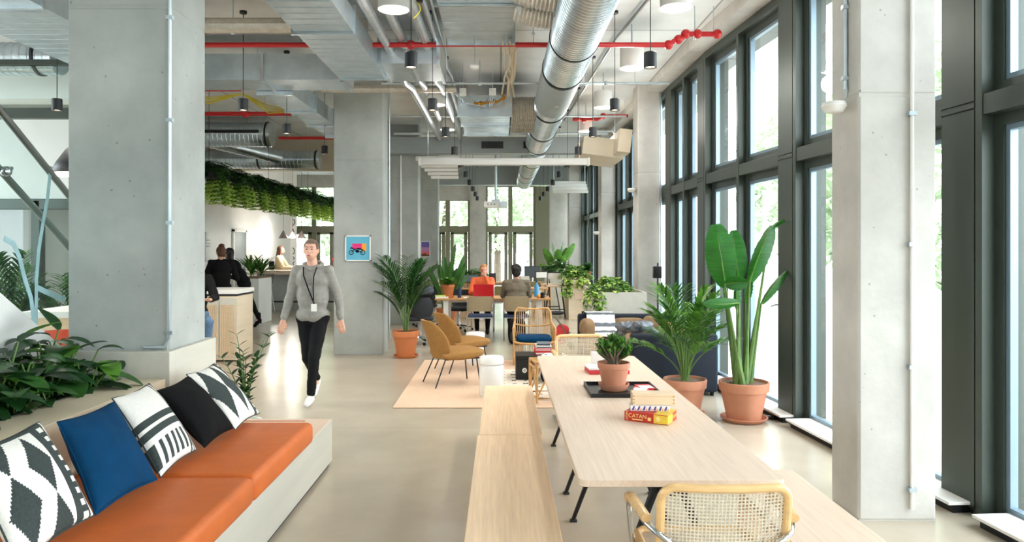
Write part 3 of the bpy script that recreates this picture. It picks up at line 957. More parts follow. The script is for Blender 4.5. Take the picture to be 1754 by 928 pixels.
# ribbed cassette / louvre behind
e = thing('air_cassette', 'white louvred air cassette hanging beyond the screen case, at its left end', 'air unit', (-1.25, 15.8, 3.2))
mb = MB()
for k in range(5): mb.box(-.55 + k * .06, .3, k * .12, k * .12 + .1, .3 - k * .07, .36 - k * .07)
mb.obj('louvre', 'white', e)
mb = MB(); mb.box(-.6, .35, .0, .7, .36, .46); mb.obj('housing', 'white', e)
e = thing('air_cassette', 'white ribbed air cassette near the far windows, right of the pendant row', 'air unit', (1.85, 19.6, 3.2))
mb = MB()
for k in range(4): mb.box(-.45, .5, k * .2, k * .2 + .16, -.05 + k * .1, .02 + k * .1)
mb.obj('louvre', 'white', e)
for x in (-.4, .45):
    mb = MB(); mb.tube([(x, .4, .1), (x, .4, CEIL - 3.2)], .008, 6); mb.obj('hanger', 'galvd', e)

# projection screen case and projector
e = thing('projection_screen_case', 'long white rolled-up projection screen case hanging below the bulkhead', 'screen', (0, 13.0, 3.2))
mb = MB(); mb.box(-1.42, 1.55, -.05, .06, -.05, .07, bev=.015); mb.obj('case', 'white', e)
for x in (-1.45, 1.55):
    mb = MB(); mb.box(x - .02, x + .03, -.06, .07, -.06, .08, bev=.01); mb.obj('end_cap', 'white', e)
for x in (-1.3, 1.4):
    mb = MB(); mb.tube([(x, 0, .07), (x, 0, 1.16)], .004, 5); mb.obj('wire', 'galvd', e)
e = thing('projector', 'white ceiling projector hanging on a pole with its lens facing the camera', 'projector', (-.12, 17.0, 2.68))
mb = MB(); mb.box(-.27, .27, -.17, .17, -.07, .07, bev=.02); mb.obj('housing', 'white', e)
mb = MB(); mb.lathe([(.06, -.2), (.075, -.2), (.075, -.16), (.06, -.16)], (.17, 0, 0), 20, 'y'); mb.obj('lens_ring', 'galvd', e)
mb = MB(); mb.lathe([(.001, -.19), (.06, -.185), (.06, -.17), (.001, -.17)], (.17, 0, 0), 20, 'y'); mb.obj('lens', 'screen', e)
mb = MB()
for x in (-.18, -.1, -.03): mb.lathe([(.001, -.173), (.025, -.173), (.025, -.17), (.001, -.17)], (x, 0, 0), 12, 'y')
mb.obj('vent', 'steel', e)
mb = MB(); mb.tube([(0, 0, .07), (0, 0, 1.68)], .03, 10); mb.box(-.1, .1, -.08, .08, .07, .12); mb.obj('pole', 'galvd', e)

# drum lamps close under the slab
def drum(lab, loc, first=[]):
    if not first:
        e = thing('drum_lamp', lab, 'lamp', loc, 0, 'white drum lamps under the ceiling')
        mb = MB(); mb.lathe([(.135, -.12), (.14, -.12), (.14, .12), (.135, .12)], seg=32, caps=True); mb.obj('shade', 'white', e)
        mb = MB(); mb.lathe([(.001, -.124), (.132, -.124), (.132, -.119), (.001, -.119)], seg=32); mb.obj('diffuser', 'paper', e)
        mb = MB(); mb.tube([(0, 0, .12), (0, 0, CEIL - 3.95)], .01, 6); mb.obj('stem', 'galvd', e)
        first.append(e)
    else: e = clone(first[0], loc, 0, lab)
    l = bpy.data.lights.new('drum_bulb', 'POINT'); l.energy = DRUM_W * (1 if loc[0] > 0 else .35); l.color = (1, .95, .88); l.shadow_soft_size = .12
    lo = link(bpy.data.objects.new('drum_bulb', l)); lo.location = (loc[0], loc[1], loc[2] - .27)
    return e
for i, y in enumerate((6.55, 8.75, 11.2, 13.5)):
    drum('white drum lamp under the ceiling, right of the round duct, %s in its row' % ['nearest', 'second', 'third', 'furthest'][i], (1.57, y, 3.95))
for i, y in enumerate((6.6, 11.0, 13.3)):
    drum('white drum lamp under the ceiling, left of the round duct, %s in its row' % ['nearest', 'second', 'furthest'][i], (-.97, y, 3.95))

# black cylinder pendants, each with its own light
def pendant(lab, loc, grp, lit, first=[]):
    if not first:
        e = thing('pendant_lamp', lab, 'lamp', loc, 0, grp)
        mb = MB(); mb.lathe([(.001, .066), (.05, .066), (.055, .06), (.055, -.068), (.047, -.068), (.047, -.05), (.001, -.05)], seg=28); mb.obj('shade', 'black', e)
        mb = MB(); mb.lathe([(.001, -.056), (.045, -.056), (.045, -.052), (.001, -.052)], seg=20); mb.obj('lamp_disc', 'lampin', e)
        mb = MB(); mb.tube([(0, 0, .066), (0, 0, CEIL - 3.3)], .0045, 6); mb.obj('cord', 'black', e)
        mb = MB(); mb.lathe([(.001, CEIL - 3.3 - .03), (.04, CEIL - 3.3 - .03), (.04, CEIL - 3.3), (.001, CEIL - 3.3)], seg=16); mb.obj('canopy', 'black', e)
        first.append(e)
    else:
        e = clone(first[0], loc, 0, lab, grp)
    if lit:
        l = bpy.data.lights.new('pendant_bulb', 'SPOT')
        l.energy = PENDANT_W * lit; l.spot_size = math.radians(130); l.spot_blend = .8; l.color = (1, .92, .82); l.shadow_soft_size = .04
        lo = link(bpy.data.objects.new('pendant_bulb', l)); lo.location = (loc[0], loc[1], loc[2] - .075)
    return e
ordn = ['nearest', 'second', 'third', 'fourth', 'fifth', 'sixth', 'seventh', 'eighth', 'ninth', 'tenth', 'eleventh']
rows = (('left of the round duct', -.775, [6.3 + 1.97 * k for k in range(10)], 'black pendants left of the round duct'),
        ('right of the round duct', 1.29, [6.3 + 1.97 * k for k in range(10)], 'black pendants right of the round duct'),
        ('over the left aisle', -2.92, [8.27, 9.95, 12.1], 'black pendants over the left aisle'),
        ('beside the stair', -5.03, [8.27], 'black pendant by the stair'))
for (w, x, ys, grp) in rows:
    for i, y in enumerate(ys):
        lab = 'black cylinder pendant lamp, %s of the row %s' % (ordn[i], w) if len(ys) > 1 else 'black cylinder pendant lamp hanging beside the stair'
        pendant(lab, (x, y, 3.3), grp, (.9 if x < -2 else .9) if y < 20 else 0)

# ================================================================ FURNITURE IN THE FOREGROUND
def rbox(mb, x0, x1, y0, y1, z0, z1, bev=.02, seg=3, rot=None):
    return mb.box(x0, x1, y0, y1, z0, z1, rot, bev, seg)

def cushion_mesh(mb, cx, cy, cz, w, d, h, e=.35, n=20, rot=None):
    """soft box: superellipsoid"""
    def sp(v, p): return math.copysign(abs(v) ** p, v)
    R = []
    for i in range(n + 1):
        t = -PI / 2 + PI * i / n
        t = max(-PI / 2 + .03, min(PI / 2 - .03, t))
        ring = []
        for j in range(2 * n):
            a = 2 * PI * j / (2 * n)
            q = V((w / 2 * sp(math.cos(t), e) * sp(math.cos(a), e), d / 2 * sp(math.cos(t), e) * sp(math.sin(a), e), h / 2 * sp(math.sin(t), e * 1.6)))
            if rot: q = rot @ q
            ring.append(V((cx, cy, cz)) + q)
        R.append(ring)
    return mb.rings(R)

# --- plywood platform bench with plant bed behind
e = thing('platform_bench', 'long built-in white plywood platform bench carrying the tan leather seat, with a planter bed behind', 'bench', (0, 0, 0))
mb = MB(); mb.box(-2.24, -1.31, 1.2, 5.66, .03, .35); mb.obj('platform', 'plyw', e, bevel=.003)
mb = MB(); mb.box(-2.24, -1.33, 1.2, 5.64, 0, .03); mb.obj('plinth', 'navy', e)
mb = MB(); mb.box(-2.25, -1.312, 4.97, 5.662, .345, .353); mb.obj('platform_top', 'oak', e)
mb = MB(); mb.box(-2.54, -2.25, 1.2, 4.9, 0, .80); mb.obj('backrest', 'ply', e, bevel=.003)
mb = MB(); mb.box(-3.05, -2.225, 4.9, 4.985, 0, .98); mb.box(-3.05, -2.225, 5.635, 5.70, 0, .98); mb.box(-2.262, -2.225, 4.985, 5.635, 0, .98); mb.box(-3.05, -2.985, 4.985, 5.635, 0, .98); mb.obj('column_surround', 'plyw', e, bevel=.003)
mb = MB(); mb.box(-3.12, -3.08, 1.2, 4.9, 0, .80); mb.box(-3.08, -2.54, 1.2, 1.26, 0, .8); mb.obj('bed_wall', 'ply', e)
mb = MB(); mb.box(-3.08, -2.541, 1.26, 4.86, .6, .66); mb.obj('soil', 'soil', e)
mb = MB(); mb.box(-2.548, -2.538, 1.26, 4.88, .62, .806); mb.obj('metal_liner', 'steel', e)

for i, (a, b) in enumerate(((3.785, 4.96), (2.56, 3.775))):
    e = thing('bench_cushion', ['tan leather seat pad at the far end of the platform bench', 'tan leather seat pad nearest the camera on the platform bench'][i], 'cushion', (0, 0, 0), 0, 'tan leather seat pads')
    mb = MB(); rbox(mb, -2.235, -1.27, a, b, .352, .50, .04, 5); mb.obj('pad', 'leather', e)
    mb = MB(); mb.tube([(-1.33, b - .002, .502), (-2.2, b - .002, .502)], .003, 5); mb.obj('seam', 'leather', e)

# --- scatter cushions
def pillow(name, lab, cs, thick, mats, pat=None, n=48, group='scatter cushions on the leather bench'):
    """cs = corner points bottom-near, bottom-far, top-far, top-near"""
    BL, BR, TR_, TL = [V(c) for c in cs]
    nrm = (BR - BL).cross(TL - BL).normalized()
    e = thing(name, lab, 'cushion', (0, 0, 0), 0, group)
    mb = MB()
    def P(u, v, s):
        # pinched edges, pointed corners
        uu = u + .035 * math.sin(PI * v) * (1 if u < .5 else -1) * abs(2 * u - 1)
        vv = v + .035 * math.sin(PI * u) * (1 if v < .5 else -1) * abs(2 * v - 1)
        q = BL.lerp(BR, uu).lerp(TL.lerp(TR_, uu), vv)
        h = (max(0, math.sin(PI * u)) * max(0, math.sin(PI * v))) ** .42
        wv = .006 * noise.noise(V((u * 4, v * 4, s * 3 + len(lab))))
        return q + nrm * (s * (thick / 2 * h + (wv if h > .1 else 0)) + thick * .42)
    for s in (1, -1):
        g = [[mb._v(P(i / n, j / n, s)) for j in range(n + 1)] for i in range(n + 1)]
        for i in range(n):
            for j in range(n):
                mb.m(pat((i + .5) / n, (j + .5) / n) if pat else 0)
                q = (g[i][j], g[i + 1][j], g[i + 1][j + 1], g[i][j + 1])
                mb._f(q if s > 0 else q[::-1])
    bmesh.ops.remove_doubles(mb.bm, verts=mb.bm.verts, dist=1e-5)
    mb.obj('cover', mats, e, recalc=False, angle=80)
    mb = MB(); pts = []
    for k in range(4):
        for t in range(12):
            u, v = ((t / 12, 0), (1, t / 12), (1 - t / 12, 1), (0, 1 - t / 12))[k]
            pts.append(P(u, v, 0))
    mb.tube(pts, .004, 6, closed=True); mb.obj('piping', mats[-1] if isinstance(mats, list) else mats, e)
    return e
def pat_zig(u, v):
    if u > .96: return 0
    if u > .72:
        if .83 < u < .91: return 0 if (v * 9) % 1 < .5 else 1
        if v > .93: return 1
        return 1 if u < .95 else 0
    if v > .95: return 1
    k, s = divmod(u, .36)
    s = s / .36
    t = (v * 1.6 + (.5 if k else 0)) % 1
    return 1 if abs(s - .5) * 1.9 + abs(t - .5) * 1.6 < .8 else 0
def pat_stripe(u, v):
    if .84 < u < .875 or .92 < u < .95: return 1
    if u > .92: return 1 if v > .9 or .2 < v < .3 else 0
    if .50 < v < .58 or .38 < v < .46: return 1
    if v < .30 and .06 < v and (u * 7.2) % 1 < .5: return 1
    return 0
def pat_dia(u, v):
    if u > .80: return 0 if (u > .9 and (v * 10) % 1 < .5) or u > .96 else 1
    k = 0 if u < .42 else 1
    s = (u - .42 * k) / .40
    t = v
    a = abs(t - .55) * 2
    return 1 if abs(s - .5) * 2 < (1 - a) * 1.0 and .06 < v < .97 else 0
KN = ['knitw', 'knitd']
pillow('scatter_cushion', 'black and white zigzag patterned cushion nearest the camera, cut by the frame', [(-1.76, 2.58, .51), (-1.765, 3.07, .51), (-2.06, 3.17, .88), (-2.06, 2.70, .87)], .16, KN, pat_zig, 72)
pillow('scatter_cushion', 'plain royal blue cushion leaning on the bench back', [(-1.755, 3.08, .51), (-1.72, 3.55, .51), (-2.05, 3.78, .84), (-2.05, 3.30, .85)], .15, 'blue')
pillow('scatter_cushion', 'white cushion with dark grid stripes, between the blue and the black ones', [(-1.71, 3.57, .51), (-1.74, 4.06, .51), (-2.08, 4.22, .85), (-2.07, 3.80, .85)], .15, KN, pat_stripe, 72)
pillow('scatter_cushion', 'plain black velvet cushion leaning on the bench back', [(-1.70, 4.09, .51), (-1.70, 4.54, .51), (-2.06, 4.72, .80), (-2.06, 4.28, .79)], .15, 'blk')
pillow('scatter_cushion', 'white cushion with dark lozenges at the far end of the leather bench', [(-1.68, 4.52, .51), (-1.68, 4.97, .51), (-2.06, 5.16, .82), (-2.06, 4.70, .82)], .13, KN, pat_dia, 72)

# --- leafy bed behind the bench
random.seed(11)
mb = MB()
e = thing('bed_plants', 'mass of glossy dark green heart-leaved plants growing in the bed behind the bench', 'plants', (0, 0, 0), kind='stuff')
st = MB()
for i in range(620):
    y = random.uniform(1.8, 4.82)
    x = random.uniform(-3.04, -2.58)
    h = random.uniform(.08, .42) * (1.0 - .25 * (x + 2.6 > -.12))
    if i % 9 == 0: h += .08
    a = random.uniform(0, 2 * PI)
    tip = V((x + .12 * math.cos(a), min(4.86, y + .12 * math.sin(a)), .66 + h))
    st.tube([(x, y, .65), ((x + tip.x) / 2, (y + tip.y) / 2, .66 + h * .6), tip], .0045, 5)
    r = random.random()
    mb.m(0 if r < .62 else (1 if r < .9 else 2))
    d = V((math.cos(a), math.sin(a) * .7, random.uniform(-.25, .5)))
    if tip.y + d.y * .2 > 4.84: d.y = -abs(d.y)
    mb.leaf(tip, d, random.uniform(.15, .26), random.uniform(.10, .165), random.uniform(.3, 1.1), 6, 'heart', .22)
for (x, y, z, d, L, w) in ((-2.62, 4.3, .98, (.95, .1, -.35), .28, .10), (-2.62, 3.9, .80, (1, -.3, -.1), .24, .05), (-3.0, 4.6, 1.12, (.5, .1, .3), .24, .14), (-2.85, 4.7, 1.15, (-.3, 0, .4), .2, .12),
                           (-2.75, 4.6, .98, (.6, -.3, .6), .17, .14), (-2.55, 4.65, .92, (.5, -.3, .1), .2, .15), (-3.04, 4.4, 1.1, (-.8, -.1, .05), .26, .1), (-2.6, 3.4, .83, (.5, -.8, 0), .2, .07), (-2.6, 3.0, .8, (.6, .8, 0), .2, .08)):
    mb.m(0 if w < .13 else 2); mb.leaf((x, y, z), d, L, w, .4, 7, 'heart', .25)
    st.tube([(x - .06, y, .66), (x - .03, y, z - .1), (x, y, z)], .005, 5)
mb.obj('leaves', ['leafd', 'leaf', 'leafb'], e, recalc=False)
st.obj('stems', 'stem', e)

# --- ZZ plant beyond the bench end
random.seed(4)
e = thing('potted_zz_plant', 'small dark glossy plant standing just beyond the far end of the leather bench', 'plant', (-2.14, 6.1, 0))
mb = MB(); mb.lathe([(.001, 0), (.11, 0), (.14, .24), (.125, .24), (.12, .2), (.001, .2)], seg=24); mb.obj('pot', 'white', e)
mb = MB(); st = MB()
for k in range(9):
    a = k * 2.4; lean = random.uniform(.05, .22); H = random.uniform(.5, .78)
    pts = [V((math.cos(a) * lean * t * t, math.sin(a) * lean * t * t, .2 + H * t)) for t in [i / 8 for i in range(9)]]
    st.tube(pts, [.009 - .0008 * i for i in range(9)], 6)
    for i in range(2, 9):
        for s in (-1, 1):
            mb.leaf(pts[i], (s * math.sin(a + .4) + .2 * math.cos(a), s * math.cos(a), .75), .085, .036, .3, 4, 'lance', .2)
mb.obj('leaves', 'leafd', e, recalc=False); st.obj('stems', 'stem', e)

# --- long oak benches and table
for lab, y0, y1, x0, x1, nm in (('pale oak bench left of the long table, half nearest the camera', 2.35, 4.795, -.155, .26, 0), ('pale oak bench left of the long table, far half beyond the joint', 4.805, 6.51, -.145, .275, 0),
                               ('pale oak bench on the window side of the long table, partly under it', 2.35, 4.05, 1.215, 1.615, 0)):
    e = thing('oak_bench', lab, 'bench', (0, 0, 0), 0, 'pale oak benches')
    mb = MB(); mb.box(x0, x1, y0, y1, .415, .45); mb.obj('seat', 'oakb' if x0 < 1 else 'oak', e, bevel=.004)
    for yy in (y0 + .12, y1 - .2):
        mb = MB(); mb.box(x0 + .05, x1 - .05, yy, yy + .06, 0, .415); mb.obj('leg', 'oakb', e, bevel=.004)
    mb = MB(); mb.box((x0 + x1) / 2 - .02, (x0 + x1) / 2 + .02, y0 + .18, y1 - .2, .30, .40); mb.obj('rail', 'oakb', e)

e = thing('long_table', 'long pale oak table with black trestle legs in the right foreground', 'table', (.735, 4.65, 0))
mb = MB()
poly = []
hw, hl, r = .42, 1.70, .035
for (cx, cy, a0) in ((hw - r, hl - r, 0), (-hw + r, hl - r, PI / 2), (-hw + r, -hl + r, PI), (hw - r, -hl + r, 1.5 * PI)):
    for k in range(6):
        a = a0 + k * PI / 10
        poly.append((cx + r * math.cos(a), cy + r * math.sin(a)))
mb.prism(poly, .712, .74); mb.obj('table_top', 'oak', e, bevel=.002)
for yy in (3.2, 4.48, 4.98, 6.18):
    y = yy - 4.65
    for s in (-1, 1):
        mb = MB(); mb.tube([(s * .29, y, .015), (s * .03, y, .70)], [.013, .02], 8); mb.box(s * .29 - .022, s * .29 + .022, y - .018, y + .018, 0, .014, bev=.004); mb.obj('leg', 'blackm', e)
    mb = MB(); mb.prism([(-.08, .712), (.08, .712), (.035, .60), (-.035, .60)], y - .025, y + .025, 'y'); mb.obj('trestle_head', 'blackm', e)
mb = MB(); mb.box(-.03, .03, -1.45, 1.53, .665, .712); mb.obj('spine', 'blackm', e)

# --- cane chairs (bent tubular steel, cane back)
def cane_chair(lab, loc, rz):
    e = thing('cane_armchair', lab, 'chair', loc, rz, 'cane-backed cantilever armchairs')
    # local: +Y is the way the sitter faces, back at y=0
    hw_ = .232
    z0, z1 = .46, .80
    def bk(x, z):   # gentle curved back
        return V((x, -.02 * (1 - (x / hw_) ** 2) - .06 * (z - z0) / (z1 - z0), z + .014 * ((x / hw_) ** 2) * ((z - z0) / (z1 - z0))))
    r = .055
    pts = []
    for (cx, cz, a0) in ((hw_ - r, z1 - r, 0), (-hw_ + r, z1 - r, PI / 2), (-hw_ + r, z0 + r, PI), (hw_ - r, z0 + r, 1.5 * PI)):
        for k in range(7):
            a = a0 + k * PI / 12
            pts.append(bk(cx + r * math.cos(a), cz + r * math.sin(a)))
    P = []
    for i in range(len(pts)):
        a, b = pts[i], pts[(i + 1) % len(pts)]
        m_ = max(1, int((b - a).length / .04))
        for k in range(m_):
            q = a.lerp(b, k / m_); q = bk(q.x, q.z - .014 * ((q.x / hw_) ** 2) * ((q.z - z0) / (z1 - z0))) if m_ > 1 else q
            P.append(q)
    mb = MB(); mb.tube(P, .0165, 10, closed=True); mb.obj('back_frame', 'beech', e)
    mb = MB()
    nx, nz = 32, 24
    x0, x1, a0, a1 = -hw_ + .012, hw_ - .012, z0 + .01, z1 - .012
    grid = {}
    def gv(i, j, key):
        if key not in grid: grid[key] = mb._v(bk(i, j))
        return grid[key]
    dx, dz = (x1 - x0) / nx, (a1 - a0) / nz
    for i in range(nx):
        for j in range(nz):
            X, Z = x0 + i * dx, a0 + j * dz
            c = [gv(X, Z, (i, j)), gv(X + dx, Z, (i + 1, j)), gv(X + dx, Z + dz, (i + 1, j + 1)), gv(X, Z + dz, (i, j + 1))]
            o8 = []
            for k in range(8):
                a = -3 * PI / 4 + k * PI / 4
                o8.append(mb._v(bk(X + dx / 2 + dx * .36 * math.cos(a), Z + dz / 2 + dz * .36 * math.sin(a))))
            for k in range(4):
                o1, o2, o3 = o8[2 * k], o8[2 * k + 1], o8[(2 * k + 2) % 8]
                mb._f((c[k], c[(k + 1) % 4], o2)); mb._f((c[k], o2, o1)); mb._f((c[(k + 1) % 4], o3, o2))
    mb.obj('cane_back', 'cane', e, solid=.003, recalc=False)
    # seat
    mb = MB(); mb.tube([(-.22, .05, .45), (-.235, .1, .45), (-.235, .42, .45), (-.2, .46, .45), (.2, .46, .45), (.235, .42, .45), (.235, .1, .45), (.22, .05, .45)], .02, 10, closed=True); mb.obj('seat_frame', 'beech', e)
    mb = MB(); mb.box(-.22, .22, .06, .45, .445, .452); mb.obj('cane_seat', 'cane', e)
    for s in (-1, 1):
        mb = MB(); mb.tube([(s * .12, -.055, .56), (s * .19, -.065, .60), (s * .245, -.045, .635), (s * .275, .02, .65), (s * .285, .12, .655), (s * .29, .26, .65), (s * .29, .30, .62), (s * .27, .32, .45), (s * .25, .34, .1), (s * .25, .30, .02), (s * .25, -.05, .012), (s * .25, -.12, .012)], .0115, 10); mb.obj('steel_tube', 'chrome', e)
        mb = MB(); mb.tube([(s * .275, .0, .672), (s * .285, .1, .678), (s * .292, .24, .675), (s * .292, .285, .66), (s * .29, .295, .635)], [.02, .021, .02, .019, .016], 10, ry=.017); mb.obj('armrest', 'beech', e)
        mb = MB(); mb.tube([(s * .235, -.02, .45), (s * .25, -.03, .2), (s * .25, -.09, .012)], .0115, 8) if False else mb.tube([(s * .235, .1, .435), (s * .252, .31, .435)], .0115, 8); mb.obj('seat_bracket', 'chrome', e)
    mb = MB(); mb.tube([(-.25, -.12, .012), (.25, -.12, .012)], .0115, 8); mb.obj('floor_bar', 'chrome', e)
    return e
cc = cane_chair('woven cane armchair with chrome arms, back to the camera at the near table end', (.818, 2.72, 0), 0)
cane_chair_far = cane_chair('cane-backed armchair standing at the far end of the long table', (.78, 7.15, 0), PI + .1)

# --- things on the long table
TZ = .74
e = thing('black_tray', 'shallow black rectangular tray holding the small terracotta pot on the long table', 'tray', (.79, 4.78, TZ))
mb = MB(); mb.box(-.225, .225, -.21, .21, 0, .006)
for (a, b, c, d) in ((-.225, -.213, -.21, .21), (.213, .225, -.21, .21), (-.213, .213, -.21, -.198), (-.213, .213, .198, .21)): mb.box(a, b, c, d, .006, .026)
mb.obj('tray_body', 'blackm', e, flat=True)

def terracotta(e, r, h, mt='terra', saucer=True, z=0, soil='soil', rimh=None):
    """pot of top radius r and height h; returns the soil height"""
    rimh = rimh or h * .24
    s = .02 if saucer else 0
    z = z + (.012 if saucer else 0)
    mb = MB()
    mb.lathe([(.001, z), (r * .66, z), (r * .90, z + h - rimh), (r * .97, z + h - rimh + .003), (r, z + h - .006), (r * .985, z + h), (r * .93, z + h), (r * .91, z + h - .02), (r * .88, z + h - .035), (.001, z + h - .035)], seg=40)
    mb.obj('pot', mt, e)
    if saucer:
        mb = MB(); mb.lathe([(.001, z - .012), (r * .76, z - .012), (r * .93, z + .022), (r * .94, z + .03), (r * .88, z + .03), (r * .74, z - .002), (.001, z - .002)], seg=40); mb.obj('saucer', mt, e)
    mb = MB(); mb.lathe([(.001, z + h - .034), (r * .885, z + h - .034), (r * .86, z + h - .022), (.001, z + h - .014)], seg=32); mb.obj('soil', soil, e)
    return z + h - .02

e = thing('potted_succulent', 'bushy green succulent in a small terracotta pot on the black tray', 'plant', (.742, 4.80, TZ + .008))
zs = terracotta(e, .108, .168)
random.seed(8)
st, mb = MB(), MB()
for k in range(70):
    a = random.uniform(0, 2 * PI); s = random.uniform(.01, .13); H = random.uniform(.09, .20) - s * .3
    p1 = V((math.cos(a) * s * .4, math.sin(a) * s * .4, zs + H * .5)); p2 = V((math.cos(a) * s, math.sin(a) * s, zs + H))
    st.tube([(random.uniform(-.02, .02), random.uniform(-.02, .02), zs - .02), p1, p2], [.009, .007, .004], 6)
    for j in range(18):
        b = j * 2.4; q = p1.lerp(p2, .2 + .85 * j / 18)
        mb.m(j % 3 == 0)
        mb.leaf(q, (math.cos(b), math.sin(b), .95), .044, .017, -.3, 4, 'heart', .3)
mb.obj('leaves', ['leaf', 'leafb'], e, recalc=False); st.obj('stems', 'woodstem', e)

def crate(name, lab, c, sx, sy, sz, rz, mts, cat, grp=None, bev=.002):
    e = thing(name, lab, cat, c, rz, grp)
    mb = MB(); mb.box(-sx / 2, sx / 2, -sy / 2, sy / 2, 0, sz); mb.obj('box_body', mts, e, bevel=bev)
    return e
for i, (x, y, a) in enumerate(((.945, 4.80, .1), (.905, 4.72, -.3))):
    e = crate('card_packet', ['red and white card packet lying on the black tray, nearer the window', 'red and white card packet lying on the black tray, nearer the pot'][i], (x, y, TZ + .007), .10, .15, .022, a, 'redbox', 'packet', 'card packets on the tray')
    mb = MB(); mb.box(-.042, .042, -.06, .02, .022, .0235); mb.obj('white_label', 'paper', e)
# far books on the table
e = crate('red_book', 'thick book with a red lower cover lying flat beyond the terracotta pot', (.80, 5.52, TZ), .30, .22, .028, .06, 'redbox', 'book', 'books on the long table')
e = crate('white_book', 'white book lying on the red book beyond the terracotta pot', (.79, 5.53, TZ + .029), .28, .2, .016, .1, 'paper', 'book', 'books on the long table')
e = crate('white_box', 'small white box with grey print standing at the far end of the long table', (.80, 5.85, TZ), .15, .06, .105, .05, 'paper', 'box')
mb = MB(); mb.box(.01, .05, -.031, -.03, .06, .068); mb.box(.015, .045, -.031, -.03, .045, .05); mb.obj('print', 'steel', e)

def lettering(txt, size, mt, parent, loc, rot, name='lettering', ext=.0006, ax='CENTER'):
    c = bpy.data.curves.new(name, 'FONT'); c.body = txt; c.size = size; c.extrude = ext; c.align_x = ax; c.align_y = 'CENTER'
    c.materials.append(M[mt])
    t = bpy.data.objects.new(name, c); COL.objects.link(t)
    bpy.context.view_layer.update()
    me = bpy.data.meshes.new_from_object(t.evaluated_get(bpy.context.evaluated_depsgraph_get()))
    bpy.data.objects.remove(t)
    o = link(bpy.data.objects.new(name, me)); o.parent = parent; o.location = loc; o.rotation_euler = rot
    return o
RZ = math.atan2(-.11, .195)
e = thing('board_game_box', 'red and yellow board game box lying on the long table under two smaller boxes', 'box', (.818, 3.99, TZ), RZ)
mb = MB(); mb.box(-.12, .12, -.085, .085, 0, .052); mb.obj('box_body', 'catan', e, bevel=.003)
mb = MB(); mb.box(.045, .122, -.087, .0, .004, .048); mb.box(.045, .1215, -.0865, .086, .0515, .053); mb.obj('yellow_panel', 'catany', e)
lettering('CATAN', .030, 'gold', e, (-.045, -.0875, .031), (PI / 2, 0, 0))
mb = MB(); mb.box(-.075, -.015, -.0868, -.085, .010, .015); mb.box(.012, .03, -.0868, -.085, .012, .03); mb.obj('small_print', 'gold', e)
lettering('CATAN', .018, 'gold', e, (-.104, -.0875, .026), (PI / 2, -PI / 2, 0))
lettering('CATAN', .024, 'gold', e, (.1225, .04, .026), (PI / 2, 0, PI / 2))
mb = MB(); mb.ell((.068, -.0872, .026), (.012, .002, .014), 14, 8); mb.obj('sun_emblem', 'gold', e)
e = thing('patterned_box', 'small box with blue and orange zigzags, between the wooden box and the board game', 'box', (.815, 4.01, TZ + .054), RZ + .42)
mb = MB(); mb.box(-.105, .105, -.05, .05, 0, .028); mb.obj('box_body', 'paper', e)
mb = MB()
for k in range(7):
    x = -.1 + k * .029
    mb.m(0); mb.prism([(x, .003), (x + .012, .003), (x + .018, .025), (x + .010, .025)], -.0515, -.05, 'y')
    mb.m(1); mb.prism([(x + .016, .003), (x + .026, .003), (x + .021, .016)], -.0515, -.05, 'y')
mb.obj('zigzag_print', ['purple', 'porange'], e, flat=True)
e = thing('wooden_box', 'pale wooden box with dovetailed ends on top of the stack on the long table', 'box', (.835, 4.02, TZ + .083), RZ + .45)
mb = MB(); mb.box(-.115, .115, -.05, .05, 0, .062); mb.obj('box_body', 'boxwood', e, bevel=.003)
mb = MB()
for x in (-.108, .108):
    for z in (.012, .03, .048): mb.box(x - .005, x + .005, -.0515, -.05, z - .004, z + .004)
mb.obj('dovetail', 'oakd', e)
mb = MB(); mb.box(-.116, .116, -.051, .051, .047, .0485); mb.obj('lid_gap', 'oakd', e)

# ================================================================ LOUNGE CORNER
e = thing('jute_rug', 'large peach woven rug under the two ochre chairs', 'rug', (0, 0, 0))
mb = MB(); mb.box(-1.13, 1.35, 7.62, 10.85, .002, .014); mb.obj('weave', 'rug', e, flat=True)
e = thing('patterned_rug', 'cream shaggy rug with black and red diamond lines beside the black side table', 'rug', (0, 0, 0))
mb = MB(); mb.box(-.05, 1.25, 7.95, 9.9, .0145, .03); mb.obj('pile', 'rugw', e, flat=True)
random.seed(3)
mb = MB()
for i in range(9):
    for j in range(9):
        x, y = .02 + i * .14, 8.02 + j * .21
        mb.m(1 if j in (1, 2) else 0)
        if (i + j) % 2 == 0:
            for s in (-1, 1):
                mb.box(x - .035, x + .035, y - .008, y + .008, .0295, .032, Matrix.Rotation(s * .7 + random.uniform(-.2, .2), 3, 'Z'))
        else: mb.box(x - .02, x + .03, y - .008, y + .008, .0295, .032, Matrix.Rotation(random.uniform(-1, 1), 3, 'Z'))
mb.obj('pattern', ['blk', 'rugr'], e, flat=True)

def stool(lab, loc):
    e = thing('ceramic_stool', lab, 'stool', loc, 0, 'white ceramic garden stools')
    mb = MB(); mb.lathe([(.001, 0), (.128, 0), (.14, .03), (.141, .33), (.134, .345), (.126, .35), (.126, .362), (.139, .37), (.139, .425), (.125, .445), (.08, .452), (.001, .452)], seg=44)
    mb.obj('stool_body', 'ceramic', e)
    return e
stool('white ceramic drum stool in front of the ochre chairs, behind the oak bench', (-.105, 8.20, .014))
stool('white ceramic drum stool beyond the ochre chairs', (-.37, 10.55, .014))

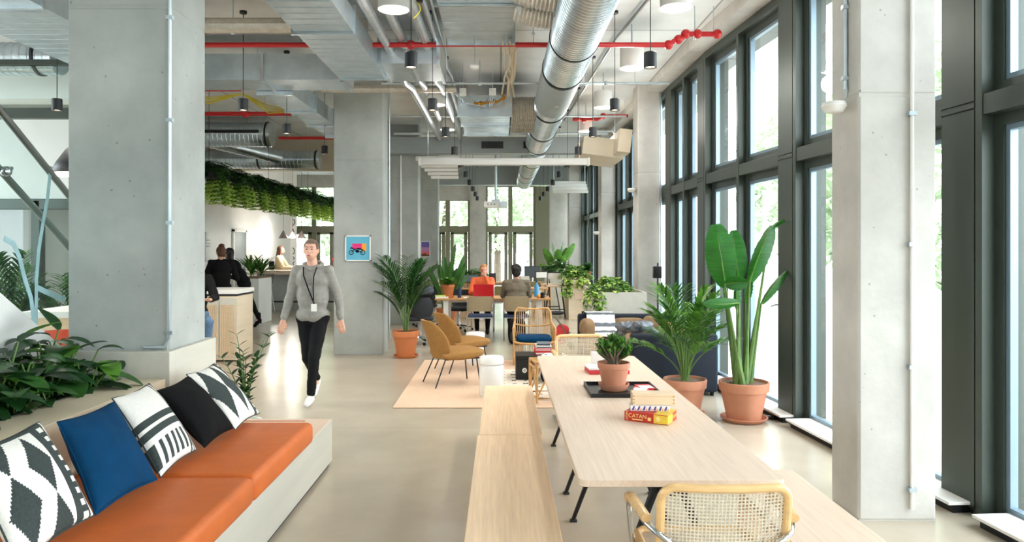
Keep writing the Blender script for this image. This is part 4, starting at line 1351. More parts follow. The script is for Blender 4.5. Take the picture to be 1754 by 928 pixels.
def lounge(lab, loc, rz):
    e = thing('lounge_chair', lab, 'chair', loc, rz, 'ochre lounge chairs')
    # local +Y = facing direction
    mb = MB(); R = []
    n = 16
    def seat_w(t): return .235 + .05 * math.sin(PI * min(1, t * .75 + .25))
    # seat: thick lens shaped pad, wider at the front
    for i in range(n + 1):
        t = i / n
        y = -.24 + .58 * t
        w = seat_w(t) * (1 if t < .75 else math.sqrt(max(.02, 1 - ((t - .75) / .25) ** 2 * .75)))
        h = .10 * (math.sin(PI * (t * .92 + .05))) ** .5
        ring = []
        for k in range(20):
            a = 2 * PI * k / 20
            ca, sa = math.cos(a), math.sin(a)
            ring.append(V((w * math.copysign(abs(ca) ** .6, ca), y, .365 + .02 * t + h * .72 * math.copysign(abs(sa) ** .8, sa))))
        R.append(ring)
    mb.rings(R); mb.obj('seat', 'ochre', e)
    mb = MB(); R = []
    for i in range(n + 1):
        t = i / n
        z = .33 + .46 * t
        y = -.25 - .03 * t - .13 * t * t
        w = .25 * min(1, (math.sin(PI * (t * .82 + .14))) ** .22 * 1.0) * (1 - .06 * t)
        h = .058 * (math.sin(PI * (t * .86 + .1))) ** .4
        ring = []
        for k in range(20):
            a = 2 * PI * k / 20
            ca, sa = math.cos(a), math.sin(a)
            x = w * math.copysign(abs(ca) ** .7, ca)
            ring.append(V((x, y + h * math.copysign(abs(sa) ** .8, sa) + .11 * (x / .25) ** 2, z)))
        R.append(ring)
    mb.rings(R); mb.obj('backrest', 'ochre', e)
    for (x, y, x2, y2) in ((-.2, -.2, -.24, -.34), (.2, -.2, .24, -.34), (-.2, .2, -.22, .24), (.2, .2, .22, .24)):
        mb = MB(); mb.tube([(x, y, .33), (x2, y2, 0)], .0085, 8); mb.obj('leg', 'blackm', e)
    mb = MB(); mb.tube([(-.2, -.2, .325), (.2, -.2, .325), (.2, .24, .325), (-.2, .24, .325)], .009, 6, closed=True); mb.obj('seat_rail', 'blackm', e)
    return e
lc = lounge('ochre wool lounge chair nearer the camera, side on beside the white stool', (-.56, 8.98, .014), -PI / 2 + .42)
clone(lc, (-.50, 10.0, .014), -PI / 2 + .5, 'ochre wool lounge chair just behind its twin, its back seen from the front')

# rattan chairs
def rattan_chair(lab, loc, rz, pad):
    e = thing('rattan_armchair', lab, 'chair', loc, rz, 'rattan armchairs')
    # local -Y = facing; back at +Y
    W2 = .29
    fr = MB()
    for s in (-1, 1):
        fr.tube([(s * W2, -.26, 0), (s * W2, -.25, .3), (s * (W2 + .01), -.2, .50), (s * (W2 - .01), .1, .54), (s * (W2 - .02), .22, .56)], .014, 8)
        fr.tube([(s * W2, -.24, .02), (s * W2, .22, .02)], .014, 8)
        fr.tube([(s * W2, .24, 0), (s * (W2 - .01), .23, .4), (s * (W2 - .03), .27, .70), (s * (W2 - .07), .29, .755), (0, .31, .735)], .014, 8)
        fr.tube([(s * W2, -.25, .3), (s * W2, .22, .3)], .012, 8)
    fr.tube([(-W2, -.25, .32), (-.2, -.29, .30), (0, -.3, .295), (.2, -.29, .30), (W2, -.25, .32)], .017, 8)
    fr.tube([(-W2, -.24, .02), (W2, -.24, .02)], .014, 8)
    fr.tube([(-W2 + .02, .25, .52), (-.1, .27, .49), (.1, .27, .49), (W2 - .02, .25, .52)], .012, 8)
    fr.obj('frame', 'rattan', e)
    mb = MB()
    for i in range(19):
        x = -W2 + .03 + i * (2 * W2 - .06) / 18
        mb.tube([(x * .95, .30 - .03 * abs(x) / W2, .745), (x * 1.0, .26, .5), (x * .95, .2, .34)], .0045, 5)
    mb.obj('back_spindles', 'rattan', e)
    mb = MB()
    for s in (-1, 1):
        for i in range(12):
            y = -.22 + i * .036
            mb.tube([(s * W2, y, .30), (s * (W2 + .005), y, .51)], .004, 5)
    mb.obj('side_spindles', 'rattan', e)
    mb = MB()
    for i in range(17):
        x = -W2 + .03 + i * (2 * W2 - .06) / 16
        mb.tube([(x, -.26, .30), (x, -.25, .03)], .0045, 5)
        mb.tube([(x, -.28, .30), (x, .22, .31)], .0045, 5)
    mb.obj('front_spindles', 'rattan', e)
    if pad:
        mb = MB(); cushion_mesh(mb, 0, -.03, .345, .50, .48, .09); mb.obj('seat_cushion', 'blue', e)
    return e
rc = rattan_chair('rattan armchair with a royal blue seat cushion facing the camera', (.475, 10.55, .03), 0, True)
e = thing('rattan_footstool', 'low rattan footstool half hidden behind the left edge of the long table', 'stool', (.52, 7.95, .03), .15)
fr = MB()
for x in (-.17, .17):
    for y in (-.2, .2): fr.tube([(x, y, 0), (x, y, .42)], .014, 8)
for z in (.05, .36, .42):
    fr.tube([(-.17, -.2, z), (.17, -.2, z), (.17, .2, z), (-.17, .2, z)], .013, 8, closed=True)
for s in (-1, 1):
    fr.tube([(s * .17, -.2, .05), (s * .17, -.02, .36)], .010, 6); fr.tube([(s * .17, .2, .05), (s * .17, .02, .36)], .010, 6)
    fr.tube([(-.17, s * .2, .05), (-.02, s * .2, .36)], .010, 6); fr.tube([(.17, s * .2, .05), (.02, s * .2, .36)], .010, 6)
fr.obj('frame', 'rattan', e)
mb = MB()
for i in range(15): mb.tube([(-.16 + i * .023, -.2, .425), (-.16 + i * .023, .2, .425)], .008, 6)
mb.obj('seat', 'rattan', e)

# black side table with books, emblem box
e = thing('black_side_table', 'low black cube table with a round white emblem, between the rattan chairs', 'table', (.385, 9.3, .03))
mb = MB(); mb.box(-.2, .2, -.2, .2, .25, .3); mb.box(-.2, .02, -.2, -.17, 0, .25); mb.box(-.2, .02, .17, .2, 0, .25); mb.box(-.2, -.17, -.17, .17, 0, .25); mb.obj('table_body', 'blackm', e, bevel=.006)
mb = MB(); mb.lathe([(.001, -.206), (.03, -.206), (.03, -.2), (.001, -.2)], (-.09, 0, .12), 20, 'y'); mb.obj('emblem', 'paper', e)
mb = MB(); mb.lathe([(.008, -.209), (.014, -.209), (.014, -.205), (.008, -.205)], (-.09, 0, .12), 16, 'y', caps=False); mb.obj('emblem_ring', 'blackm', e)
for i, (m_, z, h, w, lab) in enumerate((('redbox', 0, .05, .20, 'thick red book at the bottom of the stack on the black cube table'), ('redbox', .052, .03, .20, 'second red book in the stack on the black cube table'),
                                        ('paper', .083, .035, .19, 'white book in the stack on the black cube table'), ('throw', .12, .02, .17, 'thin grey book on top of the stack on the black cube table'))):
    e = crate('stacked_book', lab, (.53 + .004 * i, 9.3, .331 + z), w, .26, h, .05 * (-1) ** i, m_, 'book', 'stack of books on the black cube table')
    mb = MB(); mb.box(-w / 2 + .004, w / 2 - .004, -.1315, -.128, h * .2, h * .55); mb.obj('spine_label', 'paper' if m_ == 'redbox' else 'navy', e)
e = thing('cow_print_pouf', 'black and white patterned pouf half hidden behind the rattan armchair at the long table', 'pouf', (.66, 9.0, .03))
mb = MB(); cushion_mesh(mb, 0, 0, .17, .36, .36, .34); 
for f in mb.bm.faces:
    c = f.calc_center_median(); f.material_index = 1 if noise.noise(c * 9) > .05 else 0
mb.obj('pouf_cover', ['paper', 'blk'], e)

# navy corner sofa
e = thing('corner_sofa', 'navy blue corner sofa with tan seat cushions behind the long table, next to the windows', 'sofa', (0, 0, 0))
mb = MB(); rbox(mb, 1.48, 2.46, 8.25, 8.42, .04, .70, .035, 4); mb.obj('end_panel', 'navy', e)
mb = MB(); rbox(mb, 2.30, 2.48, 8.42, 10.9, .04, .70, .035, 4); mb.obj('side_back', 'navy', e)
mb = MB(); rbox(mb, 1.14, 2.46, 10.72, 10.9, .04, .70, .035, 4); mb.obj('rear_back', 'navy', e)
mb = MB(); rbox(mb, 1.62, 2.30, 8.42, 10.7, .06, .28, .03, 3); rbox(mb, 1.14, 1.62, 9.9, 10.72, .06, .28, .03, 3); mb.obj('base', 'navy', e)
for (x0, x1, y0, y1) in ((1.60, 2.30, 8.44, 9.2), (1.60, 2.30, 9.22, 9.98), (1.60, 2.30, 10.0, 10.7), (1.14, 1.6, 9.9, 10.7)):
    mb = MB(); cushion_mesh(mb, (x0 + x1) / 2, (y0 + y1) / 2, .36, x1 - x0, y1 - y0, .19, .25); mb.obj('seat_cushion', 'tan', e)
for k, (x, y, z, w, d, h, a) in enumerate(((2.17, 8.85, .53, .22, .62, .32, .3), (2.17, 9.55, .54, .22, .66, .33, .3), (2.12, 10.25, .54, .24, .66, .33, .3), (1.85, 10.60, .52, .5, .2, .28, 0), (1.36, 10.60, .52, .44, .2, .28, 0))):
    mb = MB(); cushion_mesh(mb, x, y, z, w, d, h, .45, rot=Matrix.Rotation(a, 3, 'Y') if a else Matrix.Rotation(-.25, 3, 'X')); mb.obj('back_cushion', 'tan', e)
for (x, y) in ((1.55, 8.3), (2.4, 8.3), (1.2, 10.8), (2.4, 10.8)):
    mb = MB(); mb.lathe([(.02, 0), (.025, .05)], (x, y, 0)); mb.obj('foot', 'blackm', e)
# end cushion in tan at the open left end
mb = MB(); cushion_mesh(mb, 1.22, 10.2, .55, .15, .5, .26, .4); mb.obj('arm_cushion', 'tan', e)

def drape(name, lab, cat, pts, w, mts, axis, stripes=None, n=60):
    """cloth strip following a path, w wide along axis"""
    e = thing(name, lab, cat, (0, 0, 0))
    mb = MB()
    P = [V(p) for p in pts]
    L = [0]
    for a, b in zip(P[:-1], P[1:]): L.append(L[-1] + (b - a).length)
    def at(t):
        s = t * L[-1]
        for i in range(len(P) - 1):
            if s <= L[i + 1] + 1e-9: return P[i].lerp(P[i + 1], (s - L[i]) / (L[i + 1] - L[i]))
        return P[-1]
    m = 24
    A = V(axis)
    g = []
    for i in range(n + 1):
        row = []
        for j in range(m + 1):
            q = at(i / n) + A * (w * (j / m - .5))
            q += V((0, 0, 1)) * .008 * noise.noise(V((i * .12, j * .3, 0)))
            row.append(mb._v(q))
        g.append(row)
    for i in range(n):
        for j in range(m):
            mb.m(stripes(i / n, j / m) if stripes else 0)
            mb._f((g[i][j], g[i + 1][j], g[i + 1][j + 1], g[i][j + 1]))
    mb.obj('cloth', mts, e, solid=.012, recalc=False)
    return e
drape('striped_throw', 'white throw with grey and black stripes hung over the rear back of the navy sofa', 'blanket',
      [(1.42, 10.93, .45), (1.42, 10.93, .73), (1.42, 10.70, .735), (1.42, 10.48, .74), (1.42, 10.42, .62), (1.42, 10.2, .50), (1.42, 9.9, .475)], .42, ['knitw', 'throw', 'blk'], (1, 0, 0),
      lambda t, s: 2 if s < .04 or .09 < s < .12 else (1 if .46 < t < .53 or .62 < t < .70 or .76 < t < .82 or .2 < t < .3 else 0))
e = thing('grey_jacket', 'crumpled shiny grey jacket thrown over the near end of the navy sofa', 'jacket', (1.62, 8.46, .74))
mb = MB()
random.seed(9)
for k in range(9):
    a, r = random.uniform(0, 2 * PI), random.uniform(0, .16)
    mb.ell((math.cos(a) * r * 1.4, math.sin(a) * r * .7 + .02, random.uniform(-.02, .06)), (random.uniform(.06, .13), .09, random.uniform(.04, .08)), rot=Matrix.Rotation(random.uniform(0, 3), 3, 'Z'))
mb.caps_((.1, .06, .0), .06, (.25, .12, -.12), .05); mb.caps_((-.12, .05, .03), .06, (-.28, .13, -.12), .045)
fuse(mb, 'jacket_body', 'satin', e, .014, 3, .014)

# ================================================================ POTTED PLANTS
def palm(name, lab, loc, potr, poth, nfr, Hs, spread, mts, seed, group='potted palms in terracotta', potmat='terra', soil='pebble', lw=.028, leaflen=.24, pairs=16, arch=1.3, tstart=.38):
    e = thing(name, lab, 'plant', loc, 0, group)
    zs = terracotta(e, potr, poth, potmat, soil=soil)
    random.seed(seed)
    st, mb = MB(), MB()
    for k in range(nfr):
        a = k * 2.399 + random.uniform(-.3, .3)
        H = random.uniform(*Hs)
        S = spread * random.uniform(.5, 1.1) * (.45 + .55 * (1 - (H - Hs[0]) / (Hs[1] - Hs[0] + .01)) + .2)
        pts = []
        N_ = 14
        for i in range(N_ + 1):
            t = i / N_
            r = S * (t ** 1.9)
            z = zs + H * (t - .20 * arch * max(0, t - .5) ** 2 * 2)
            pts.append(V((math.cos(a) * (r + .03 * potr / .2), math.sin(a) * (r + .03 * potr / .2), z)))
        st.tube(pts, [.008 * (1 - .75 * i / N_) for i in range(N_ + 1)], 6)
        for i in range(pairs):
            t = tstart + (1 - tstart) * i / pairs
            f = t * N_
            j = min(N_ - 1, int(f))
            q = pts[j].lerp(pts[j + 1], f - j)
            d = (pts[j + 1] - pts[j]).normalized()
            sd = d.cross(V((0, 0, 1)))
            if sd.length < .05: sd = V((math.sin(a), -math.cos(a), 0))
            sd.normalize()
            mb.m(random.choice(range(len(mts))))
            ll = leaflen * (.55 + .9 * math.sin(PI * min(1, .15 + .85 * i / pairs)) * .6)
            for s in (-1, 1):
                dd = d * .75 + sd * s * .8 + V((0, 0, .15))
                mb.leaf(q, dd, ll, lw, random.uniform(.3, .9), 4, 'lance', .2)
    mb.obj('fronds', mts, e, recalc=False)
    st.obj('stems', 'stem', e)
    return e
palm('potted_palm', 'tall dark feathery palm in an orange terracotta pot beside the motorbike picture column', (-1.46, 11.2, 0), .205, .40, 15, (.55, 1.42), .62, ['leafd', 'leaf', 'leafd'], 21, potmat='terrao', soil='soil', leaflen=.30, lw=.03, pairs=15)
palm('potted_palm', 'bright green leafy palm in a terracotta pot between the navy sofa and the banana plant', (1.84, 7.3, 0), .215, .36, 34, (.35, 1.12), .44, ['leaf', 'leafb', 'leafb'], 33, leaflen=.24, lw=.026, pairs=10, tstart=.55)

def strelitzia(name, lab, loc, potr, poth, leaves, mts='leafs', pot='terra', soil='pebble', grp='banana-leaved plants'):
    """leaves: (stem base xy, blade start, blade tip, width, side vector, fold)"""
    e = thing(name, lab, 'plant', loc, 0, grp)
    zs = terracotta(e, potr, poth, pot, soil=soil)
    st = MB()
    for (bx, by), p, q, w, sd, fo in leaves:
        p, q = V(p), V(q)
        b = V((bx, by, zs - .01))
        pts = [b.lerp(p, t) + V((0, 0, -.03 * math.sin(PI * t))) for t in [i / 6 for i in range(7)]]
        st.tube(pts, [.036, .030, .022, .016, .013, .011, .009], 8)
        mb = MB()
        n = 18
        d = q - p
        L = d.length
        S = V(sd).normalized()
        u = d.normalized()
        S = (S - u * S.dot(u)).normalized()
        Nn = u.cross(S)
        prev = None
        rng = random.Random(int(abs(p.x * 1000 + q.z * 777)))
        for i in range(n + 1):
            t = i / n
            ww = w / 2 * (math.sin(PI * min(1, max(0, t * .93 + .035))) ** .55)
            c = p + d * t + Nn * (-.05 * L * math.sin(PI * t)) 
            row = []
            for s in (-1, -.5, 0, .5, 1):
                rip = .006 * math.sin(t * 60 + s * 3) * abs(s)
                row.append(mb._v(c + S * (s * ww * (1 + rng.uniform(-.04, .04))) + Nn * (fo * abs(s) ** 1.3 * ww + rip)))
            if prev:
                for k in range(4): mb._f((prev[k], row[k], row[k + 1], prev[k + 1]))
            prev = row
        lf = mb.obj('leaf_blade', mts, e, recalc=False)
        mr = MB(); mr.tube([p + d * (i / 10) + Nn * (-.05 * L * math.sin(PI * i / 10) + .002) for i in range(11)], [.009 * (1 - .09 * i) for i in range(11)], 6)
        mr.obj('midrib', 'leafb', lf)
    st.obj('stems', 'stem', e)
    return e
# big one by the windows: positions in metres about the pot
D0 = 7.1
X0 = (1274 - CX) * D0 / FPX
def rel(px, py, dy=0):
    w = WP(px, py, D0 + dy)
    return (w.x - X0, dy, w.z)
strelitzia('banana_plant', 'tall banana-leaved plant in a large terracotta pot by the window', (X0, D0, 0), .24, .37, [
    ((-.06, .02), rel(1243, 492), rel(1226, 384, -.03), .29, (.96, -.25, .12), .25),
    ((-.02, .06), rel(1266, 480, .1), rel(1256, 394, .16), .20, (.9, -.5, .1), .5),
    ((.0, -.04), rel(1284, 482), rel(1322, 386, .03), .17, (.75, -.6, -.3), .8),
    ((.02, .0), rel(1319, 392, .03), rel(1347, 374, .1), .07, (.3, -.9, -.3), .4),
    ((.06, .02), rel(1304, 520, .02), rel(1348, 463, .02), .085, (.6, -.6, -.5), .9),
    ((-.08, -.03), rel(1266, 519, -.14), rel(1206, 520, -.26), .12, (.05, -.35, .94), .3),
    ((-.03, -.06), rel(1242, 486, -.1), rel(1281, 482, -.24), .15, (-.1, -.35, .95), .4),
    ((-.05, .06), rel(1238, 478, .12), rel(1224, 428, .16), .13, (.8, -.5, 0), .4),
    ((.03, .06), rel(1277, 520, .1), rel(1284, 470, .12), .10, (.5, -.8, 0), .6),
    ((-.03, -.02), rel(1262, 530, -.04), rel(1262, 486, -.04), .08, (.8, -.5, 0), .9),
])
# second one at the desks: leaves fan out
random.seed(17)
lv = []
for k in range(12):
    a = k * 2.4; r = random.uniform(.12, .38); H = random.uniform(.95, 1.35)
    p = (math.cos(a) * r * .5, math.sin(a) * r * .5, H * .62); q = (math.cos(a) * (r + .12), math.sin(a) * (r + .12), H + random.uniform(-.05, .12) * 2)
    lv.append(((math.cos(a) * .05, math.sin(a) * .05), p, q, .14, (-math.sin(a) + .6, math.cos(a) * .4, .1), .5))
lv.append(((0, 0), (.1, 0, 1.2), (.18, 0, 1.75), .09, (1, -.5, 0), .7))
strelitzia('banana_plant', 'dark green upright banana-leaved plant standing behind the small orange pot at the desks', (-1.14, 15.3, 0), .22, .4, lv, 'leaf', 'terrao', 'soil')
lv = []
for k in range(13):
    a = k * 2.4; r = random.uniform(.1, .42); H = random.uniform(.8, 1.75)
    p = (math.cos(a) * r * .5, math.sin(a) * r * .5, H * .75); q = (math.cos(a) * (r + .15), math.sin(a) * (r + .15), H + .12)
    lv.append(((math.cos(a) * .05, math.sin(a) * .05), p, q, .24, (-math.sin(a) + .9, math.cos(a) * .4, .1), .3))
strelitzia('broad_leaf_plant', 'tall broad-leaved plant with a small round white fan in front, near the far glass doors', (1.6, 20.9, 0), .22, .38, lv, 'leafb', 'terra', 'soil')
e = thing('desk_fan', 'small round white fan among the broad leaves near the far doors', 'fan', (1.56, 20.2, 1.05))
mb = MB(); mb.tube([(.13 * math.cos(a), 0, .16 + .13 * math.sin(a)) for a in [i * PI / 10 for i in range(20)]], .02, 8, closed=True); mb.obj('fan_ring', 'white', e)
mb = MB(); mb.ell((0, 0, .16), (.05, .04, .05)); mb.obj('hub', 'blackm', e)
mb = MB(); mb.tube([(0, 0, .03), (0, 0, -1.03)], .02, 8); mb.lathe([(.001, -1.05), (.14, -1.05), (.14, -1.03), (.001, -1.02)]); mb.obj('stand', 'white', e)

# trailing plants in the white planters
def planter(lab, x0, x1, y0, y1, h, mt='plyw'):
    e = thing('planter_box', lab, 'planter', (0, 0, 0), 0, 'white planter boxes along the windows')
    mb = MB()
    mb.box(x0, x1, y0, y0 + .04, 0, h); mb.box(x0, x1, y1 - .04, y1, 0, h); mb.box(x0, x0 + .04, y0 + .04, y1 - .04, 0, h); mb.box(x1 - .04, x1, y0 + .04, y1 - .04, 0, h)
    mb.obj('planter_walls', mt, e, flat=True)
    mb = MB(); mb.box(x0 + .04, x1 - .04, y0 + .04, y1 - .04, 0, h - .06); mb.obj('soil', 'soil', e)
    return e
planter('large white planter box behind the navy sofa', 1.47, 2.22, 11.1, 13.0, 1.0)
planter('white planter box further back, left of the large planter', 1.58, 2.06, 17.0, 18.3, .93, 'ply')
planter('pale wooden planter box full of ferns in front of the far windows', -1.2, -.5, 17.6, 18.2, .98, 'oakb')
e = thing('wall_hatch', 'small pale wooden hatch on the front of the further white planter', 'panel', (1.84, 16.985, .55))
mb = MB(); mb.box(-.12, .12, -.012, .012, -.07, .07); mb.obj('hatch_board', 'oak', e)

def trailer(lab, c, rx, ry, h, n, seed, trail, mts=('leafb', 'leafl', 'leaf'), sz=.09, grp='trailing plants in the white planters'):
    e = thing('trailing_plant', lab, 'plant', c, 0, grp)
    random.seed(seed)
    mb, st = MB(), MB()
    for i in range(n):
        a, r = random.uniform(0, 2 * PI), random.random() ** .6
        x, y = math.cos(a) * r * rx, math.sin(a) * r * ry
        z = h * (1 - r * r) * random.uniform(.5, 1) + .03
        mb.m(random.choice((0, 0, 1, 2)))
        mb.leaf((x, y, z), (math.cos(a) + random.uniform(-.5, .5), math.sin(a) + random.uniform(-.5, .5), random.uniform(-.2, .6)), sz * random.uniform(.8, 1.3), sz * .75, .9, 5, 'heart', .2)
        if i % 4 == 0: st.tube([(x * .3, y * .3, -.05), (x * .8, y * .8, z * .7), (x, y, z)], .003, 4)
    for (tx, ty, tl) in trail:
        for s in range(5):
            ox = random.uniform(-.07, .07)
            pts = [V((tx + ox, ty, .03)), V((tx + ox * 1.4, ty - .06, .02))] + [V((tx + ox * 1.5 + .02 * math.sin(k + s), ty - .075 - .004 * k, -.08 * k - .03)) for k in range(int(tl / .08 * random.uniform(.5, 1)))]
            st.tube(pts, .003, 4)
            for p in pts[1:]:
                for _ in range(3):
                    mb.m(random.choice((0, 1, 1, 2)))
                    mb.leaf(p, (random.uniform(-1, 1), random.uniform(-1, .1), random.uniform(-.5, .3)), sz, sz * .7, 1.0, 4, 'heart', .2)
    mb.obj('leaves', list(mts), e, recalc=False)
    st.obj('stems', 'stem', e)
trailer('bright green trailing plant on the large white planter behind the sofa', (1.72, 11.5, .97), .33, .36, .22, 330, 5, [(-.29, -.1, .45), (-.22, -.32, .4), (-.32, .15, .25)])
trailer('light green trailing plant spilling from the further white planter', (1.80, 17.5, .91), .36, .4, .32, 320, 6, [(-.28, -.44, .5), (.1, -.46, .25)], sz=.12)
trailer('small dark trailing plant behind the further white planter, left side', (1.5, 19.0, .95), .4, .3, .4, 220, 7, [], ('leaf', 'leafd', 'leafb'), .12)
e = thing('side_cabinet', 'low pale cabinet carrying the small dark trailing plant', 'cabinet', (1.5, 19.0, 0)); mb = MB(); mb.box(-.35, .35, -.25, .25, 0, .95); mb.obj('cabinet_body', 'plyw', e, bevel=.004)
mb = MB(); mb.box(-.34, -.003, -.262, -.25, .04, .92); mb.obj('door', 'plyw', e); mb = MB(); mb.box(.003, .34, -.262, -.25, .04, .92); mb.obj('door', 'plyw', e)
e = thing('potted_plant', 'small leafy plant in a pink pot standing on the further white planter rim', 'plant', (2.08, 17.5, .93))
mb = MB(); mb.lathe([(.001, 0), (.07, 0), (.09, .18), (.08, .18), (.001, .15)]); mb.obj('pot', 'terra', e)
mb = MB(); random.seed(1)
for i in range(70):
    a = random.uniform(0, 6.3); mb.leaf((0, 0, .17 + random.uniform(0, .15)), (math.cos(a), math.sin(a), random.uniform(0, 1.2)), .17, .09, .9, 4, 'heart')
mb.obj('leaves', 'leaf', e, recalc=False)

def fern(e, c, R, n, L, mts, seed, droop=1.5, lw=.07, up=.8):
    random.seed(seed)
    mb = MB()
    for i in range(n):
        a = random.uniform(0, 2 * PI)
        b = V(c) + V((random.uniform(-1, 1) * R[0], random.uniform(-1, 1) * R[1], 0))
        d = V((math.cos(a), math.sin(a), random.uniform(0, up) * 2)).normalized() if up > 0 else V((math.cos(a) * .5, math.sin(a) * .5, random.uniform(up * 3, 0))).normalized()
        mb.m(random.choice(range(len(mts))))
        # frond: rachis with comb of leaflets
        p = b; dd = d
        N_ = 7
        for k in range(N_):
            sd = dd.cross(V((0, 0, 1)))
            if sd.length < .05: sd = V((1, 0, 0))
            sd.normalize()
            w = lw * math.sin(PI * (k + 1) / (N_ + 1)) + .01
            for s in (-1, 1):
                mb.leaf(p, sd * s + dd * .5, w, L / N_ * .8, .3, 2, 'lance', .1)
            p = p + dd * (L / N_)
            dd = (dd + V((0, 0, -droop / N_))).normalized()
    mb.obj('fronds', mts, e, recalc=False)
for i, (x, lab) in enumerate(((-1.02, 'bushy green fern in the pale wooden planter by the far windows, on the left'), (-.70, 'bushy green fern in the pale wooden planter by the far windows, on the right'))):
    e = thing('fern', lab, 'plant', (x, 17.9, .94), 0, 'ferns in the pale wooden planter')
    fern(e, (0, 0, 0), (.2, .15), 90, .5, ['leaf', 'leafb'], 40 + i, 1.4, .11)

# hanging fern shelf over the counter
e = thing('hanging_plant_shelf', 'long slim black shelf hanging from the ceiling over the counter, covered with ferns', 'shelf', (-5.0, 12.2, 2.88))
mb = MB(); mb.box(-.12, .12, 0, 10.2, -.02, .0); mb.box(-.12, -.10, 0, 10.2, 0, .12); mb.box(.10, .12, 0, 10.2, 0, .12); mb.obj('tray', 'blackm', e)
for y in (.3, 3.5, 6.7, 9.9):
    mb = MB(); mb.tube([(0, y, .02), (0, y, CEIL - 2.88)], .005, 5); mb.obj('wire', 'black', e)
first = []
for k in range(20):
    y = 12.45 + k * .52
    dark = k % 2 == 0
    if k < 4:
        e = thing('hanging_fern', 'x', 'plant', (-5.0, y, 2.95), 0, 'hanging ferns')
        if dark: fern(e, (0, 0, .03), (.1, .26), 130, .42, ['leafd', 'leaf'], 60 + k, 2.2, .10, .9)
        else: fern(e, (0, 0, -.02), (.12, .13), 80, .56, ['leafl', 'leafl', 'leafb'], 60 + k, 3.5, .09, -.35)
        first.append(e)
    else:
        e = clone(first[k % 4], (-5.0, y, 2.95), random.choice((0, PI)))
    e['label'] = ('dark green bushy fern on the hanging shelf over the counter' if dark else 'light green drooping fern trailing from the hanging shelf over the counter')
    e['group'] = 'dark ferns on the hanging shelf' if dark else 'light ferns on the hanging shelf'

# mic / speaker stand by the window column
e = thing('speaker_stand', 'slim black stand with a small black box in front of the window column', 'stand', (2.36, 10.98, 0))
mb = MB(); mb.tube([(0, 0, .02), (0, 0, 1.45)], .012, 8); mb.obj('pole', 'blackm', e)
mb = MB(); mb.box(-.07, .05, -.05, .05, 1.22, 1.40, bev=.01); mb.obj('speaker_box', 'blackm', e)
mb = MB(); mb.lathe([(.001, 0), (.13, 0), (.13, .015), (.001, .02)]); mb.obj('base', 'blackm', e)
e = thing('power_plug', 'small black power plug and cable on the floor by the terracotta saucer', 'plug', (2.66, 7.15, 0))
mb = MB(); mb.box(-.06, .05, -.02, .02, .0, .035, bev=.006); mb.obj('plug_body', 'blackm', e)
mb = MB(); mb.tube([(.05, 0, .02), (.09, .0, .01), (.10, -.15, .008), (.06, -.35, .008)], .005, 6); mb.obj('cable', 'blackm', e)

# ================================================================ DESKS, COUNTER, STAIR
def meeting_chair(lab, loc, rz, back='beige', seat='dblue', store={}, group=None):
    if (back, seat) in store:
        return clone(store[(back, seat)], loc, rz, lab, group)
    e = thing('meeting_chair', lab, 'chair', loc, rz, group)
    # local: back at -Y side, faces +Y
    mb = MB()
    R = []
    for i in range(9):
        t = i / 8
        z = .55 + .27 * t
        w = .215 * (1 - .0 * t) * (1 if 0 < i < 8 else .94)
        y = -.22 - .05 * t
        R.append([V((x, y + .03 * (x / .215) ** 2 + s * .012, z)) for s, xs in ((-1, [-w + 2 * w * k / 8 for k in range(9)]), (1, [w - 2 * w * k / 8 for k in range(9)])) for x in xs])
    mb.rings(R); mb.obj('backrest', back, e)
    mb = MB(); rbox(mb, -.22, .22, -.19, .23, .42, .475, .022, 3); mb.obj('seat', seat, e)
    for s in (-1, 1):
        mb = MB(); mb.tube([(s * .228, -.272, .80), (s * .228, -.225, .50), (s * .228, -.23, .03), (s * .228, -.20, .012), (s * .228, .22, .012)], .0105, 8); mb.obj('leg', 'chrome', e)
        mb = MB(); mb.tube([(s * .228, .20, .44), (s * .228, .22, .012)], .0105, 8); mb.obj('leg', 'chrome', e)
    mb = MB(); mb.tube([(-.228, -.2, .43), (.228, -.2, .43), (.228, .2, .43), (-.228, .2, .43)], .0105, 8, closed=True); mb.obj('seat_frame', 'chrome', e)
    store[(back, seat)] = e
    return e

def desk(lab, x0, x1, y0, y1, z=.74, legs='white', grp='shared oak desks'):
    e = thing('desk', lab, 'table', ((x0 + x1) / 2, (y0 + y1) / 2, 0), 0, grp)
    w, d = (x1 - x0) / 2, (y1 - y0) / 2
    mb = MB(); mb.box(-w, w, -d, d, z - .03, z); mb.obj('desk_top', 'oakd', e, bevel=.003)
    n = max(2, int((x1 - x0) / 1.2) + 1)
    for k in range(n):
        x = -w + .2 + k * (2 * w - .4) / (n - 1)
        for y in (-d + .08, d - .08):
            mb = MB(); mb.box(x - .045, x + .045, y - .03, y + .03, 0, z - .03); mb.obj('leg', legs, e)
    mb = MB(); mb.box(-w + .2, w - .2, -.02, .02, z - .1, z - .03); mb.obj('rail', legs, e)
    return e
desk('long oak desk where the woman with the red laptop sits', -1.22, .92, 13.45, 14.35)
desk('oak desk in the second row behind the seated pair', -2.0, 1.1, 16.9, 17.5)
desk('oak desk in the last row near the far glass doors', -1.9, 1.4, 19.7, 20.4)
meeting_chair('empty beige-backed chair with a dark blue seat in front of the red laptop', (-.37, 13.16, 0), .02)
meeting_chair('beige-backed chair with a dark blue seat that the man in the taupe jacket sits on', (.28, 13.16, 0), 0)
